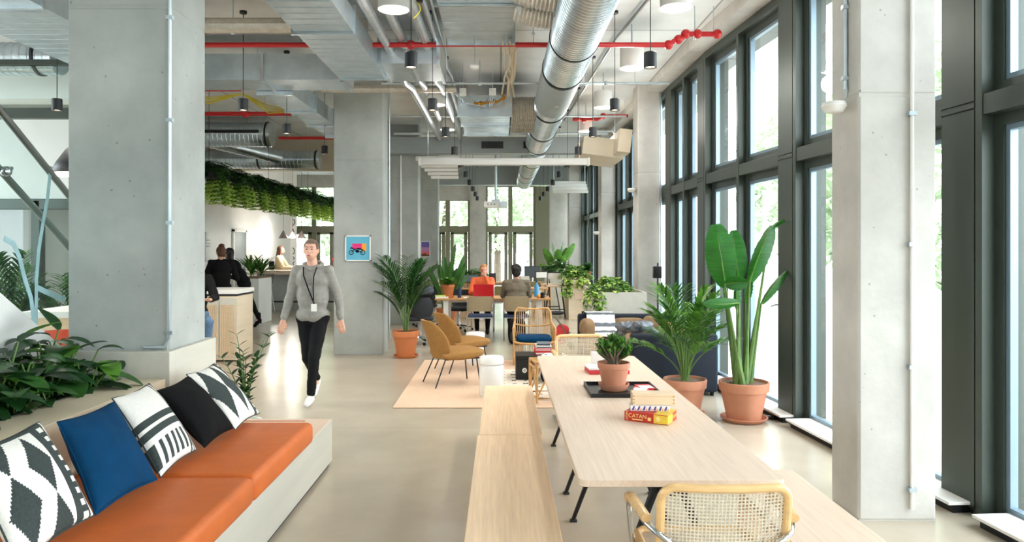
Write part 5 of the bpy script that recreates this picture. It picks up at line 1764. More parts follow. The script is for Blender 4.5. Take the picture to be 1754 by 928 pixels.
for x, y, rz, lab in ((-1.78, 17.0, PI + .3, 'olive-backed chair at the left end of the second desk row'), (-1.35, 16.55, 0, 'olive-backed chair in front of the second desk row, behind the orange pot'), (-.45, 17.95, PI, 'olive-backed chair on the far side of the second desk row, left of the woman'),
                      (.05, 16.6, .1, 'olive-backed chair between the woman and the man, at the second desk row'), (.75, 17.9, PI, 'olive-backed chair at the right end of the second desk row')):
    meeting_chair(lab, (x, y, 0), rz, 'olivef', 'olivef', group='olive-backed chairs')

def swivel(lab, loc, rz, store=[]):
    if store: return clone(store[0], loc, rz, lab)
    e = thing('swivel_chair', lab, 'chair', loc, rz, 'black office chairs')
    mb = MB(); R = []
    for i in range(11):
        t = i / 10
        z = .46 + .36 * t
        w = .24 * (math.sin(PI * (.12 + .76 * t))) ** .35
        R.append([V((w * c, -.22 - .06 * t + .09 * (c * c) + s_, z)) for c, s_ in [(-1 + k / 5, -.012) for k in range(11)] + [(1 - k / 5, .012) for k in range(11)]])
    mb.rings(R); mb.obj('backrest', 'carbon', e)
    mb = MB(); cushion_mesh(mb, 0, 0, .45, .48, .46, .09, .4); mb.obj('seat', 'carbon', e)
    mb = MB(); mb.lathe([(.03, .1), (.025, .40)]); mb.obj('gas_post', 'chrome', e)
    for k in range(5):
        a = k * 2 * PI / 5
        mb = MB(); mb.tube([(0, 0, .12), (.27 * math.cos(a), .27 * math.sin(a), .07)], [.022, .012], 8); b = mb.obj('leg', 'chrome', e)
        mb = MB(); mb.ell((.27 * math.cos(a), .27 * math.sin(a), .03), (.03, .02, .03)); mb.obj('castor', 'blackm', b)
    store.append(e)
    return e
swivel('black office chair with its back to the camera, beside the tall feathery palm', (-1.42, 12.75, 0), .1)
swivel('black office chair on castors on the far side of the desk, left of the woman', (-.85, 14.75, 0), PI - .4)
swivel('black office chair at the second desk row behind the tall palm', (-1.62, 15.6, 0), .3)
e = thing('blue_grey_coat', 'folded blue grey coat over the back of the black office chair by the tall palm', 'coat', (-1.62, 15.3, .85))
mb = MB(); mb.ell((0, 0, 0), (.24, .1, .06)); mb.ell((.05, -.07, -.07), (.2, .06, .09)); mb.ell((-.1, .05, -.05), (.14, .08, .08)); fuse(mb, 'coat_body', 'throw', e, .02, 3, .01)

# desk items
e = thing('red_laptop', 'open laptop with a bright red lid seen from behind, in front of the woman', 'laptop', (-.33, 13.78, .74))
mb = MB(); mb.box(-.19, .19, 0, .25, .0, .016); mb.obj('keyboard_base', 'redlap', e, bevel=.003)
mb = MB(); mb.box(-.19, .19, -.008, .0, .012, .25, Matrix.Rotation(.12, 3, 'X')); mb.obj('screen_lid', 'redlap', e, bevel=.004)
e = thing('small_orange_pot_plant', 'small bushy green plant in an orange pot standing on the long desk', 'plant', (-.99, 13.7, .74))
zs = terracotta(e, .125, .24, 'terrao', soil='soil')
mb = MB(); random.seed(12)
for i in range(170):
    a = random.uniform(0, 2 * PI); r = random.uniform(0, .1)
    mb.m(i % 2); mb.leaf((math.cos(a) * r, math.sin(a) * r, zs + random.uniform(0, .09)), (math.cos(a), math.sin(a), random.uniform(.1, 1.6)), .11, .045, .7, 4, 'lance')
mb.obj('leaves', ['leaf', 'leafb'], e, recalc=False)
def bottle(lab, loc, mt, h=.24, r=.035, grp='bottles and cups on the desks'):
    e = thing('drink_bottle', lab, 'bottle', loc, 0, grp)
    mb = MB(); mb.lathe([(.001, 0), (r, 0), (r, h * .68), (r * .45, h * .82), (r * .4, h * .93), (.001, h * .93)], seg=18); mb.obj('bottle_body', mt, e)
    mb = MB(); mb.lathe([(.001, h * .93), (r * .5, h * .93), (r * .5, h), (.001, h)], seg=14); mb.obj('cap', 'blackm', e)
bottle('clear dark blue bottle on the desk beside the orange pot', (-.78, 13.75, .74), 'dblue')
bottle('light blue bottle on the desk to the right of the seated man', (.68, 13.95, .74), 'bluebottle', .30, .045)
def mug(lab, loc, mt):
    e = thing('mug', lab, 'cup', loc, 0, 'bottles and cups on the desks')
    mb = MB(); mb.lathe([(.001, 0), (.04, 0), (.045, .1), (.039, .1), (.036, .01), (.001, .01)], seg=20); mb.obj('mug_body', mt, e)
    mb = MB(); mb.tube([(.042, 0, .08), (.075, 0, .075), (.075, 0, .03), (.042, 0, .025)], .006, 6); mb.obj('handle', mt, e)
mug('black mug at the right end of the long desk', (.78, 13.65, .74), 'blackm')
e = thing('orange_fruit', 'orange lying beside the black mug on the desk', 'fruit', (.70, 13.58, .775)); mb = MB(); mb.ell((0, 0, 0), (.036, .036, .034)); mb.obj('peel', 'porange', e)
mb = MB(); mb.lathe([(.001, 0), (.005, 0), (.004, .006), (.001, .006)], (0, 0, .032), 8); mb.obj('stalk', 'stem', e)
for i, (x, y, m_, w, d, h, lab) in enumerate(((-1.13, 13.62, 'leafl', .2, .14, .02, 'green notebook at the left end of the long desk'), (-1.10, 13.61, 'paper', .24, .18, .03, 'white pad under the green notebook on the long desk'), (-.55, 13.62, 'paper', .3, .2, .015, 'white papers beside the red laptop'))):
    crate('notebook', lab, (x, y, .74 + (.031 if i == 0 else 0)), w, d, h, .1, m_, 'book', 'papers on the long desk')
def monitor(lab, loc, rz, w=.42, h=.26, mt='screen', store={}):
    e = thing('monitor', lab, 'screen', loc, rz, 'screens on the back desks')
    mb = MB(); mb.box(-w / 2, w / 2, -.012, .012, .12, .12 + h, bev=.006); mb.obj('screen_case', 'blackm', e)
    mb = MB(); mb.box(-w / 2 + .012, w / 2 - .012, -.0135, -.0125, .132, .108 + h); mb.obj('display', mt, e)
    mb = MB(); mb.tube([(0, .01, .14), (0, .02, .01)], .012, 6); mb.box(-.1, .1, -.06, .08, 0, .01); mb.obj('stand', 'steel', e)
monitor('dark screen on the last desk row, just left of the woman in orange', (-.20, 17.2, .74), 0, .16, .22)
monitor('wide grey-blue screen on the second desk row, behind the orange pot', (-.78, 17.2, .74), .1, .5, .18, 'throw')
monitor('thin-framed screen on the last desk row, right of the man', (.85, 20.0, .74), 0, .42, .32, 'throw')
monitor('second thin-framed screen on the last desk row, furthest to the right', (1.30, 20.0, .74), 0, .36, .32, 'screen')
for i, (x, y) in enumerate(((-.5, 17.15), (.35, 17.1), (.62, 20.0), (-.3, 19.95))):
    lab = ['white storage box behind the woman in orange', 'white box behind the head of the seated man', 'white folder box on the last desk row', 'small white box in the middle of the last desk row'][i]
    crate('desk_box', lab, (x, y, .74), .26, .2, .16, .2 * i, 'paper', 'box', 'white boxes on the back desks')

# high stool & small high table near the far planters
def high_stool(lab, loc, rz):
    e = thing('bar_stool', lab, 'stool', loc, rz, 'black framed bar stools near the far planters')
    mb = MB(); rbox(mb, -.2, .2, -.19, .19, .74, .78, .015, 2); mb.obj('seat', 'oak', e)
    for s in (-1, 1):
        mb = MB(); mb.tube([(s * .15, -.14, .74), (s * .24, -.24, .02), (s * .24, .24, .02), (s * .15, .14, .74)], .013, 8); mb.obj('sled_leg', 'blackm', e)
    mb = MB(); mb.tube([(-.22, -.21, .22), (.22, -.21, .22)], .012, 8); mb.obj('footrest', 'blackm', e)
    mb = MB(); mb.tube([(-.19, .19, .74), (-.2, .26, 1.08), (.2, .26, 1.08), (.19, .19, .74)], .012, 8); mb.obj('back_hoop', 'blackm', e)
    mb = MB(); mb.box(-.17, .17, .245, .262, .92, 1.06); mb.obj('back_panel', 'paper', e)
high_stool('black framed bar stool with a pale wooden seat, left of two by the far planters', (1.16, 18.25, 0), .5)
high_stool('black framed bar stool with a pale wooden seat, right of two by the far planters', (1.30, 17.5, 0), -.1)
e = crate('pale_cabinet', 'low pale wooden cabinet behind the two bar stools', (1.05, 18.9, 0), .5, .4, .72, 0, 'boxwood', 'cabinet')
mb = MB(); mb.box(-.24, -.003, -.212, -.2, .03, .7); mb.obj('door', 'boxwood', e)
mb = MB(); mb.box(.003, .24, -.212, -.2, .03, .7); mb.obj('door', 'boxwood', e)
# bags on the floor
e = thing('backpack', 'black backpack on the floor under the chair of the man in the taupe jacket', 'bag', (.28, 12.72, 0))
mb = MB(); cushion_mesh(mb, 0, 0, .22, .32, .2, .44, .45); mb.obj('bag_body', 'blackc', e)
mb = MB(); cushion_mesh(mb, 0, -.1, .14, .24, .08, .2, .45); mb.obj('front_pocket', 'carbon', e)
mb = MB(); mb.tube([(-.05, 0, .43), (-.03, 0, .48), (.03, 0, .48), (.05, 0, .43)], .01, 6); mb.obj('handle', 'blackc', e)
e = thing('push_trolley', 'small folded trolley with a dusky pink bag and grey straps, right of the rattan armchair', 'trolley', (1.0, 12.1, 0))
mb = MB(); cushion_mesh(mb, 0, 0, .24, .22, .2, .34, .5, rot=Matrix.Rotation(.3, 3, 'Y')); mb.obj('pink_bag', 'redc', e)
mb = MB()
for s in (-1, 1): mb.tube([(-.12, s * .1, .55), (.0, s * .1, .4), (.16, s * .1, .06)], .012, 8)
mb.tube([(-.12, -.1, .55), (-.12, .1, .55)], .014, 8); mb.tube([(.14, -.14, .3), (-.1, -.14, .06)], .01, 8); mb.obj('frame', 'steel', e)
for s in (-1, 1):
    mb = MB(); mb.lathe([(.001, -.015), (.05, -.015), (.05, .015), (.001, .015)], (.16, s * .12, .05), 16, 'y'); mb.obj('wheel', 'blackm', e)
e = thing('hanging_tote', 'small dark seat pad on the trolley handle beside the rattan armchair', 'pad', (.93, 12.1, .60)); mb = MB(); mb.ell((0, 0, 0), (.13, .1, .035)); mb.obj('pad_body', 'carbon', e)

# pictures
def poster(name, lab, x, z, w, h, y, build):
    e = thing(name, lab, 'picture', (x, y, z))
    mb = MB(); b = .018
    mb.box(-w / 2, w / 2, -.02, 0, h / 2 - b, h / 2); mb.box(-w / 2, w / 2, -.02, 0, -h / 2, -h / 2 + b); mb.box(-w / 2, -w / 2 + b, -.02, 0, -h / 2, h / 2); mb.box(w / 2 - b, w / 2, -.02, 0, -h / 2, h / 2)
    mb.obj('picture_frame', 'white', e)
    build(e, w / 2 - b, h / 2 - b)
def moto(e, w, h):
    mb = MB(); mb.box(-w, w, -.010, -.002, -h, h); mb.obj('print', 'skyblue', e)
    mb = MB(); mb.m(0).box(-.09, .06, -.0112, -.010, -.01, .075); mb.m(1).box(.06, .13, -.0112, -.010, -.045, .075); mb.obj('colour_blocks', ['pink', 'porange'], e)
    mb = MB()
    for cx in (-.105, .075):
        mb.tube([(cx + .033 * math.cos(a), -.0118, -.065 + .033 * math.sin(a)) for a in [i * PI / 9 for i in range(18)]], .0055, 6, closed=True)
    P = [(-.10, -.065), (-.06, -.02), (-.02, -.055), (.03, -.05), (.075, -.065)]
    mb.tube([(a, -.0118, b) for a, b in P], .006, 6)
    mb.tube([(-.12, -.0118, .0), (-.09, -.0118, .005), (-.06, -.0118, -.015), (0, -.0118, -.005), (.05, -.0118, -.01), (.08, -.0118, -.03)], .008, 6)
    mb.ell((-.01, -.0118, -.045), (.03, .002, .022)); mb.ell((.03, -.0118, -.012), (.03, .002, .012)); mb.tube([(-.09, -.0118, .005), (-.105, -.0118, .02)], .004, 6)
    mb.obj('motorbike_drawing', 'blk', e)
poster('square_poster', 'square white-framed poster of a black motorbike on light blue, hanging on the middle concrete column', -2.232, 1.67, .40, .40, 11.405, moto)
def sun(e, w, h):
    mb = MB()
    for k, (a, b) in enumerate(((.25, 1), (-.35, .25), (-1, -.35))): mb.m(k).box(-w, w, -.010, -.002, a * h, b * h)
    mb.obj('print', ['sunset', 'sunset2', 'sunset3'], e)
    mb = MB(); mb.prism([(-w, -h), (w, -h), (w, -h * .75), (w * .4, -h * .8), (0, -h * .55), (-w * .5, -h * .7), (-w, -h * .6)], -.0115, -.010, 'y'); mb.obj('rooftops', 'hairb', e)
poster('portrait_poster', 'small upright white-framed sunset print in purple and coral on a column near the far windows', -2.16, 1.64, .27, .45, 20.88, sun)

# ---------------------------------------------------------------- counter side
e = thing('slatted_cabinet', 'waist-high pale cabinet with slatted doors and a white top, beyond the large left column', 'cabinet', (-4.15, 10.9, 0))
mb = MB(); mb.box(-.25, .275, -.18, .5, .03, .97); mb.obj('cabinet_body', 'ply', e, bevel=.003)
mb = MB(); mb.box(-.27, .29, -.2, .52, 1.0, 1.06); mb.obj('counter_top', 'white', e, bevel=.003)
mb = MB(); mb.box(-.26, .28, -.19, .51, .97, 1.0); mb.obj('shadow_gap', 'blackm', e)
for s in (0, 1):
    d_ = MB()
    x0 = -.24 + s * .26
    d_.box(x0, x0 + .25, -.195, -.18, .06, .94); dd = d_.obj('door', 'plyw', e)
    mb = MB()
    for k in range(9): mb.box(x0 + .02 + k * .025, x0 + .032 + k * .025, -.205, -.195, .08, .84)
    mb.obj('door_slats', 'boxwood', dd, flat=True)
e = thing('white_planter_counter', 'tall white box planter with green spiky plants between the black-dressed women and the bar table', 'planter', (-5.55, 16.2, 0))
mb = MB(); mb.box(-.16, .24, -.2, .7, 0, 1.0); mb.obj('planter_body', 'white2', e, bevel=.004)
mb = MB(); mb.box(-.14, .22, -.18, .68, 1.0, 1.03); mb.obj('soil', 'pebble', e)
for i, (x, y, lab) in enumerate(((-5.58, 16.3, 'spiky green plant in the tall white planter, left of two'), (-5.42, 16.5, 'spiky green plant in the tall white planter, right of two'))):
    e = thing('spiky_plant', lab, 'plant', (x, y, 1.03), 0, 'spiky plants in the tall white planter')
    mb = MB(); random.seed(70 + i)
    for k in range(46):
        a = random.uniform(0, 2 * PI)
        mb.m(k % 2); mb.leaf((0, 0, .02 + random.uniform(0, .1)), (math.cos(a), math.sin(a), random.uniform(.3, 2.2)), random.uniform(.4, .62), .05, .7, 6, 'lance', .3)
    mb.obj('leaves', ['leaf', 'leafb'], e, recalc=False)
    mb = MB(); mb.tube([(0, 0, -.02), (0, 0, .12)], .02, 8); mb.obj('stem', 'stem', e)
e = thing('bar_table', 'high pale wooden bar table where the woman in the cream top sits', 'table', (-5.6, 19.6, 0))
mb = MB(); mb.box(-1.0, 1.35, -.4, .5, .97, 1.07); mb.obj('table_top', 'oak', e, bevel=.004)
mb = MB(); mb.box(-.95, 1.3, -.02, .1, .0, .97); mb.obj('table_base', 'conc', e)
mb = MB(); mb.tube([(-.9, -.3, .25), (1.3, -.3, .25)], .02, 8); mb.obj('footrail', 'blackm', e)
e = thing('wire_bar_stool', 'white wire bar stool with a dark seat pad under the bar table', 'stool', (-6.18, 19.0, 0))
mb = MB()
for k in range(11):
    a = PI * k / 10
    mb.tube([(.25 * math.cos(a) * .9, -.22 * math.sin(a) + .02, .76), (.27 * math.cos(a), -.26 * math.sin(a) + .0, 1.0)], .006, 5)
for z in (.76, .82, .88, .94, 1.0):
    f = .9 + .1 * (z - .76) / .24 * 1.2
    mb.tube([(.26 * math.cos(PI * k / 14) * f, -.25 * math.sin(PI * k / 14) * f + .01, z) for k in range(15)], .006, 5)
mb.obj('wire_back', 'carbon', e)
mb = MB(); mb.ell((0, 0, .76), (.23, .21, .035)); mb.obj('seat', 'carbon', e)
for (x, y) in ((-.13, -.13), (.13, -.13), (-.13, .13), (.13, .13)):
    mb = MB(); mb.tube([(x, y, .74), (x * 1.75, y * 1.75, 0)], .010, 6); mb.obj('leg', 'white', e)
mb = MB(); mb.tube([(-.2, -.2, .25), (.2, -.2, .25), (.2, .2, .25), (-.2, .2, .25)], .008, 6, closed=True); mb.obj('foot_ring', 'white', e)
for i, px in enumerate((485.5, 501, 516.5)):
    w = WP(px, 408, 20 + .6 * i)
    e = thing('cone_lamp', ['mauve cone lamp over the bar table, left of three', 'mauve cone lamp over the bar table, middle of three', 'mauve cone lamp over the bar table, right of three'][i], 'lamp', (w.x, 20 + .6 * i, w.z), 0, 'cone lamps over the bar table')
    mb = MB(); mb.lathe([(.13, 0), (.015, .21), (.001, .215)], seg=28, caps=False); mb.obj('shade', 'lightcone', e, solid=.003)
    mb = MB(); mb.tube([(0, 0, .21), (0, 0, CEIL - w.z)], .004, 5); mb.obj('cord', 'blackm', e)
    mb = MB(); mb.ell((0, 0, .05), (.03, .03, .035)); mb.obj('bulb', 'lampin', e)
e = thing('wall_lettering', 'dark vertical curved lettering strokes on the white wall end beside the bar table', 'lettering', (-6.98, 24.42, 2.0))
mb = MB(); mb.box(-.4, .14, 0, .03, -2.0, 2.3); mb.obj('wall_end', 'white', e)
for pts in ([(.02, .62), (.07, .6), (.08, .5), (.02, .42)], [(.02, .3), (.06, .2)], [(.02, -.32), (.07, -.38), (.07, -.5), (.02, -.54)], [(.02, -.62), (.08, -.68), (.02, -.72)], [(.08, -.78), (.02, -.84), (.05, -.9)], [(.02, .8), (.08, .74)]):
    mb = MB(); mb.tube([(x, -.005, z) for x, z in pts], .016, 6); mb.obj('letter_stroke', 'frame', e)
# small things on the counter
e = thing('wall_dispenser', 'narrow white wall dispenser with dark buttons at the edge of the large left column', 'dispenser', (-6.98, 17.05, 1.6))
mb = MB(); mb.box(0, .14, -.12, .12, -.25, .45, bev=.01); mb.obj('housing', 'white', e)
for z in (0.0, .07, .14):
    mb = MB(); mb.box(.13, .15, -.1, .1, z + .1, z + .125); mb.obj('slot', 'blackm', e)

# ---------------------------------------------------------------- stair behind the column
def stz(y): return 2.635 - .66 * (y - 4.52)          # height of the top rail along the flight
SX = -3.14
e = thing('staircase', 'white staircase with glass balustrade and steel handrails behind the large left column', 'staircase', (0, 0, 0))
mb = MB(); mb.rings([[(SX - .05, 1.6, stz(1.6) - 1.2 - .1), (SX - .05, 6.5, stz(6.5) - 1.2), (SX - .05, 6.5, 0.0), (SX - .05, 1.6, 0.0)], [(SX, 1.6, stz(1.6) - 1.2 - .1), (SX, 6.5, stz(6.5) - 1.2), (SX, 6.5, 0.0), (SX, 1.6, 0.0)]])
mb.bm.free()
mb = MB(); mb.rings([[(x, 1.9, stz(1.9) - 1.2), (x, 6.6, stz(6.6) - 1.2), (x, 6.6, .0), (x, 4.4, .9), (x, 1.9, 2.35)] for x in (SX - .05, SX)]); 
mb.obj('stringer', 'white', e, flat=True)
mb = MB(); mb.rings([[(x, 3.72, 0), (x, 6.55, 0), (x, 6.55, .08), (x, 4.6, 1.22), (x, 3.72, 1.8)] for x in (SX - .12, SX - .055)]); mb.obj('side_wall', 'white', e, flat=True)
for k in range(11):
    y = 6.4 - k * .265; z = .0 + k * .175
    mb = MB(); mb.box(SX - 1.15, SX - .13, y - .28, y, z, z + .165); mb.obj('step', 'conc', e, flat=True)
mb = MB(); mb.rings([[(x, 1.9, stz(1.9) - .05), (x, 6.6, stz(6.6) - .05), (x, 6.6, stz(6.6) - 1.22), (x, 1.9, stz(1.9) - 1.22)] for x in (SX - .018, SX - .03)]); mb.obj('glass_panel', 'glassb', e, flat=True)
mb = MB(); mb.tube([(SX - .024, 1.9, stz(1.9) - .03), (SX - .024, 6.6, stz(6.6) - .03)], .024, 12); mb.obj('top_rail', 'steel', e)
mb = MB(); mb.tube([(SX - .10, 1.9, stz(1.9) - .32), (SX - .10, 6.6, stz(6.6) - .32)], .024, 12); mb.obj('handrail', 'steel', e)
mb = MB(); mb.box(SX - .045, SX + .0, 4.515, 4.56, stz(4.54) - 1.2, stz(4.54) - .04); mb.obj('glass_post', 'blackm', e)
mb = MB(); mb.tube([(SX - .02, 4.72, stz(4.72) - .31), (SX - .10, 4.72, stz(4.72) - .31)], .012, 8); mb.ell((SX - .06, 4.72, stz(4.72) - .33), (.035, .035, .035)); mb.obj('rail_bracket', 'chrome', e)
# pale blue film lines stuck on the glass
def on_glass(px, py):
    d = FPX * (SX - .012) / (px - CX)
    return V((SX - .012, d, CAM_H - (py - CY) * d / FPX))
e = thing('glass_film_drawing', 'pale blue branching lines stuck on the glass balustrade beside the large left column', 'decal', (0, 0, 0))
for pts, w in (([(88, 285), (82, 340), (74, 385), (67, 430), (63, 480), (63, 560)], .018), ([(8, 408), (24, 417), (34, 440), (44, 480), (54, 510), (60, 560)], .022), ([(64, 492), (78, 499), (96, 507), (113, 513)], .022)):
    mb = MB(); mb.tube([on_glass(*p) for p in pts], w, 6, ry=w)
    for v in mb.bm.verts: v.co.x = SX - .015 + (v.co.x - (SX - .012)) * .08
    mb.obj('film_line', 'ribbon', e)

e = thing('kiosk_counter', 'pale wooden counter with a white top seen through the stair glass', 'counter', (-4.6, 8.35, 0))
mb = MB(); mb.box(-.5, .5, -.6, .6, .93, 1.0); mb.obj('counter_top', 'white', e, bevel=.004)
mb = MB(); mb.box(-.46, .46, -.56, .56, 0, .93); mb.obj('counter_body', 'boxwood', e)
e = thing('orange_chair', 'bright orange shell chair just visible above the leaves at the large left column', 'chair', (-4.25, 7.0, 0), .4)
mb = MB(); R = []
for i in range(9):
    t = i / 8; z = .45 + .42 * t; w = .21 * (math.sin(PI * (.15 + .7 * t))) ** .4
    R.append([V((w * c, .2 + .05 * t - .07 * c * c + s_, z)) for c, s_ in [(-1 + k / 5, -.01) for k in range(11)] + [(1 - k / 5, .01) for k in range(11)]])
mb.rings(R); mb.obj('backrest', 'orangech', e)
mb = MB(); cushion_mesh(mb, 0, 0, .44, .42, .42, .05, .5); mb.obj('seat', 'orangech', e)
for (x, y) in ((-.16, -.16), (.16, -.16), (-.16, .16), (.16, .16)):
    mb = MB(); mb.tube([(x, y, .42), (x * 1.3, y * 1.3, 0)], .011, 6); mb.obj('leg', 'blackm', e)
palm('potted_palm', 'dark leafy palm seen through the stair glass, left of two', (-5.9, 8.75, 0), .2, .36, 18, (.9, 1.5), .5, ['leafd', 'leaf'], 55, soil='soil', lw=.04, pairs=12)
palm('potted_palm', 'dark leafy palm seen through the stair glass, right of two', (-5.3, 9.0, 0), .2, .36, 13, (.8, 1.25), .5, ['leafd', 'leaf'], 56, soil='soil', lw=.04, pairs=11)
e = thing('dome_lamp', 'large black dome lamp with a lit rim, half hidden behind the large left column', 'lamp', (-4.72, 8.2, 2.50))
mb = MB(); mb.lathe([(.30, 0), (.24, .13), (.15, .27), (.06, .36), (.03, .38), (.001, .38)], seg=36, caps=False); mb.obj('shade', 'black', e, solid=.006)
mb = MB(); mb.lathe([(.001, .005), (.29, .005), (.31, .0), (.31, -.012), (.001, -.012)], seg=36); mb.obj('lit_disc', 'lampin', e)
mb = MB(); mb.tube([(0, 0, .38), (0, 0, CEIL - 2.5)], .006, 6); mb.obj('cord', 'black', e)
e = thing('upper_balustrade', 'glass balustrade of the upper landing at the top left corner', 'railing', (-4.6, 8.5, 3.3))
mb = MB(); mb.box(-2.2, -.35, -.01, .01, 0, .5); mb.obj('glass_panel', 'glassb', e)
mb = MB(); mb.box(-2.3, -.3, -.04, .04, .5, .56); mb.box(-2.3, -.3, -.05, .05, -.12, 0); mb.obj('rail', 'frame', e)

# ================================================================ PEOPLE
def person(name, lab, loc, rz, J, top, bottom, shoes, hair='short', hairm='hairb', yaw=0, pitch=0, top_r=1.0, voxel=.0085, hem=None, group=None, skinback=False, extra=None, boot=False):
    e = thing(name, lab, 'person', loc, rz, group)
    j = {k: V(v) for k, v in J.items()}
    Rh = (Matrix.Rotation(yaw, 3, 'Z') @ Matrix.Rotation(pitch, 3, 'X'))
    hc = j['head']
    def h(x, y, z): return hc + Rh @ V((x, y, z))
    # ---- body, one surface
    b = MB()
    b.ell(hc, (.074, .092, .108), 20, 14, Rh)
    b.ell(h(0, -.03, -.052), (.056, .058, .062), 16, 10, Rh)
    b.caps_(h(0, -.085, .012), .010, h(0, -.104, -.022), .014, 8)
    b.ell(h(0, -.088, -.058), (.026, .014, .012), 10, 6, Rh)
    b.ell(h(0, -.076, .03), (.05, .016, .012), 10, 6, Rh)
    for s in (-1, 1): b.ell(h(s * .076, .005, -.012), (.010, .018, .030), 8, 6, Rh)
    nk = j['neck']
    b.caps_(nk - V((0, 0, .04)), .062, h(0, .015, -.06), .052, 14)
    sh = [j['shL'], j['shR']]
    mid = (sh[0] + sh[1]) / 2
    hip = j['hip']
    up = (mid - hip).normalized()
    rot = V((0, 0, 1)).rotation_difference(up).to_matrix()
    b.ell(mid - up * .10, (.155, .10, .17), 18, 10, rot)
    b.ell(hip.lerp(mid, .35), (.13, .095, .17), 18, 10, rot)
    b.ell(hip, (.13, .095, .09), 18, 10, rot)
    sides = []
    for s, L in ((-1, 'L'), (1, 'R')):
        S_, E_, W_ = j['sh' + L], j['el' + L], j['wr' + L]
        b.caps_(S_, .052, E_, .040); b.caps_(E_, .039, W_, .026)
        # hand: palm, four fingers, thumb
        d = j.get('hd' + L)
        d = (d if d is not None else (W_ - E_)).normalized()
        side = d.cross(V((0, 1, 0)) if abs(d.y) < .9 else V((0, 0, 1))).normalized()
        pn = side.cross(d).normalized()
        k = V((0, -1, 0))
        if side.dot(V((-s * .5, -1, 0))) < 0: side = -side       # thumb side
        curl = pn if pn.dot(V((-s, .2, 0))) > 0 else -pn
        pc = W_ + d * .055
        for f in (-.024, -.008, .008, .024):
            b.caps_(W_ + d * .01 + side * f * .6, .016, W_ + d * .088 + side * f, .0125, 8)
        for f, L_ in ((.027, .068), (.009, .076), (-.009, .072), (-.027, .056)):
            p0 = W_ + d * .088 + side * f
            p1 = p0 + (d * .9 + curl * .25).normalized() * L_ * .5
            p2 = p1 + (d * .7 + curl * .65).normalized() * L_ * .5
            b.caps_(p0, .0095, p1, .0088, 8); b.caps_(p1, .0088, p2, .0075, 8)
        t0 = W_ + d * .03 + side * .026
        t1 = t0 + (d * .7 + side * .65).normalized() * .036
        t2 = t1 + (d * .95 + side * .15 + curl * .2).normalized() * .032
        b.caps_(t0, .014, t1, .0115, 8); b.caps_(t1, .0115, t2, .009, 8)
        H_, K_, A_ = j['hip' + L], j['kn' + L], j['an' + L]
        b.caps_(H_, .078, K_, .052); b.caps_(K_, .052, A_, .034)
        b.caps_(A_, .034, A_ + V((0, -.06, -.05)), .03)
    fuse(b, 'body', 'skin', e, voxel, 3)
    # ---- face details
    for s in (-1, 1):
        m_ = MB(); m_.ell(h(s * .028, -.083, .008), (.012, .007, .006), 10, 6, Rh); m_.obj('eye', 'eye', e)
        m_ = MB(); m_.tube([h(s * .014, -.091, .030), h(s * .030, -.088, .036), h(s * .046, -.076, .030)], .0035, 6); m_.obj('eyebrow', hairm, e)
    m_ = MB(); m_.ell(h(0, -.098, -.056), (.022, .006, .0065), 12, 6, Rh); m_.obj('mouth', 'lip', e)
    # ---- hair
    m_ = MB()
    if hair == 'short':
        m_.ell(h(0, .012, .028), (.081, .098, .095), 20, 12, Rh)
        m_.ell(h(0, .045, -.02), (.072, .062, .08), 16, 10, Rh)
    elif hair == 'bushy':
        m_.ell(h(0, .02, .035), (.095, .105, .10), 20, 12, Rh); m_.ell(h(0, .05, -.02), (.085, .07, .09), 16, 10, Rh)
        for k in range(24):
            a = k * 2.4; m_.ell(h(.07 * math.cos(a), .04 + .06 * math.sin(a), .05 + .04 * math.sin(k)), (.03, .03, .03), 8, 6)
    else:
        m_.ell(h(0, .016, .026), (.084, .1, .096), 20, 12, Rh); m_.ell(h(0, .05, -.02), (.078, .06, .085), 16, 10, Rh)
        if hair == 'bun':
            m_.ell(h(.0, .05, .115), (.05, .05, .042), 14, 8)
            for k in range(5): m_.ell(h(.035 * math.cos(k * 1.3), .05 + .035 * math.sin(k * 1.3), .12), (.022, .022, .022), 8, 6)
        if hair == 'tied': m_.ell(h(0, .09, .05), (.04, .045, .04), 12, 8); m_.caps_(h(0, .11, .03), .03, h(.02, .12, -.09), .018)
        if hair == 'long':
            for s in (-1, 0, 1): m_.caps_(h(s * .05, .05, -.02), .045, h(s * .055, .075, -.30), .034); 
            for s in (-1, 1): m_.caps_(h(s * .07, .0, .02), .022, h(s * .075, -.02, -.22), .02)
    hb = fuse(m_, 'hair', hairm, e, .010, 2, .004)
    # cut the hair off the face
    bm = bmesh.new(); bm.from_mesh(hb.data)
    Ri = Rh.transposed()
    kill = [v for v in bm.verts if (lambda q: q.y < -.035 and q.z < .062 and abs(q.x) < .066)(Ri @ (v.co - hc))]
    bmesh.ops.delete(bm, geom=kill, context='VERTS'); bm.to_mesh(hb.data); bm.free()
    # ---- clothes
    g = .014
    c = MB()
    c.ell(mid - up * .09, (.178 * top_r, .128, .165), 20, 12, rot)
    c.ell(hip.lerp(mid, .42), (.170 * top_r, .135, .22), 20, 12, rot)
    hz = hip + up * (hem or .02)
    c.ell(hz + up * .03, (.178 * top_r, .140, .11), 20, 10, rot)
    c.caps_(sh[0], .062, mid + up * .02, .068); c.caps_(sh[1], .062, mid + up * .02, .068)
    if top in ('hoodie', 'jacket', 'orangec', 'redc'):
        c.ell(nk + V((0, .035, -.02)), (.088, .075, .055), 16, 8); 
    else: c.ell(nk + V((0, .01, -.06)), (.085, .07, .045), 16, 8)
    for L in 'LR':
        S_, E_, W_ = j['sh' + L], j['el' + L], j['wr' + L]
        c.caps_(S_, .068, E_, .056); c.caps_(E_, .056, E_.lerp(W_, .93), .040)
    fuse(c, 'top', top, e, .013, 3, .010)
    p = MB()
    p.ell(hip, (.165, .125, .125), 18, 10, rot)
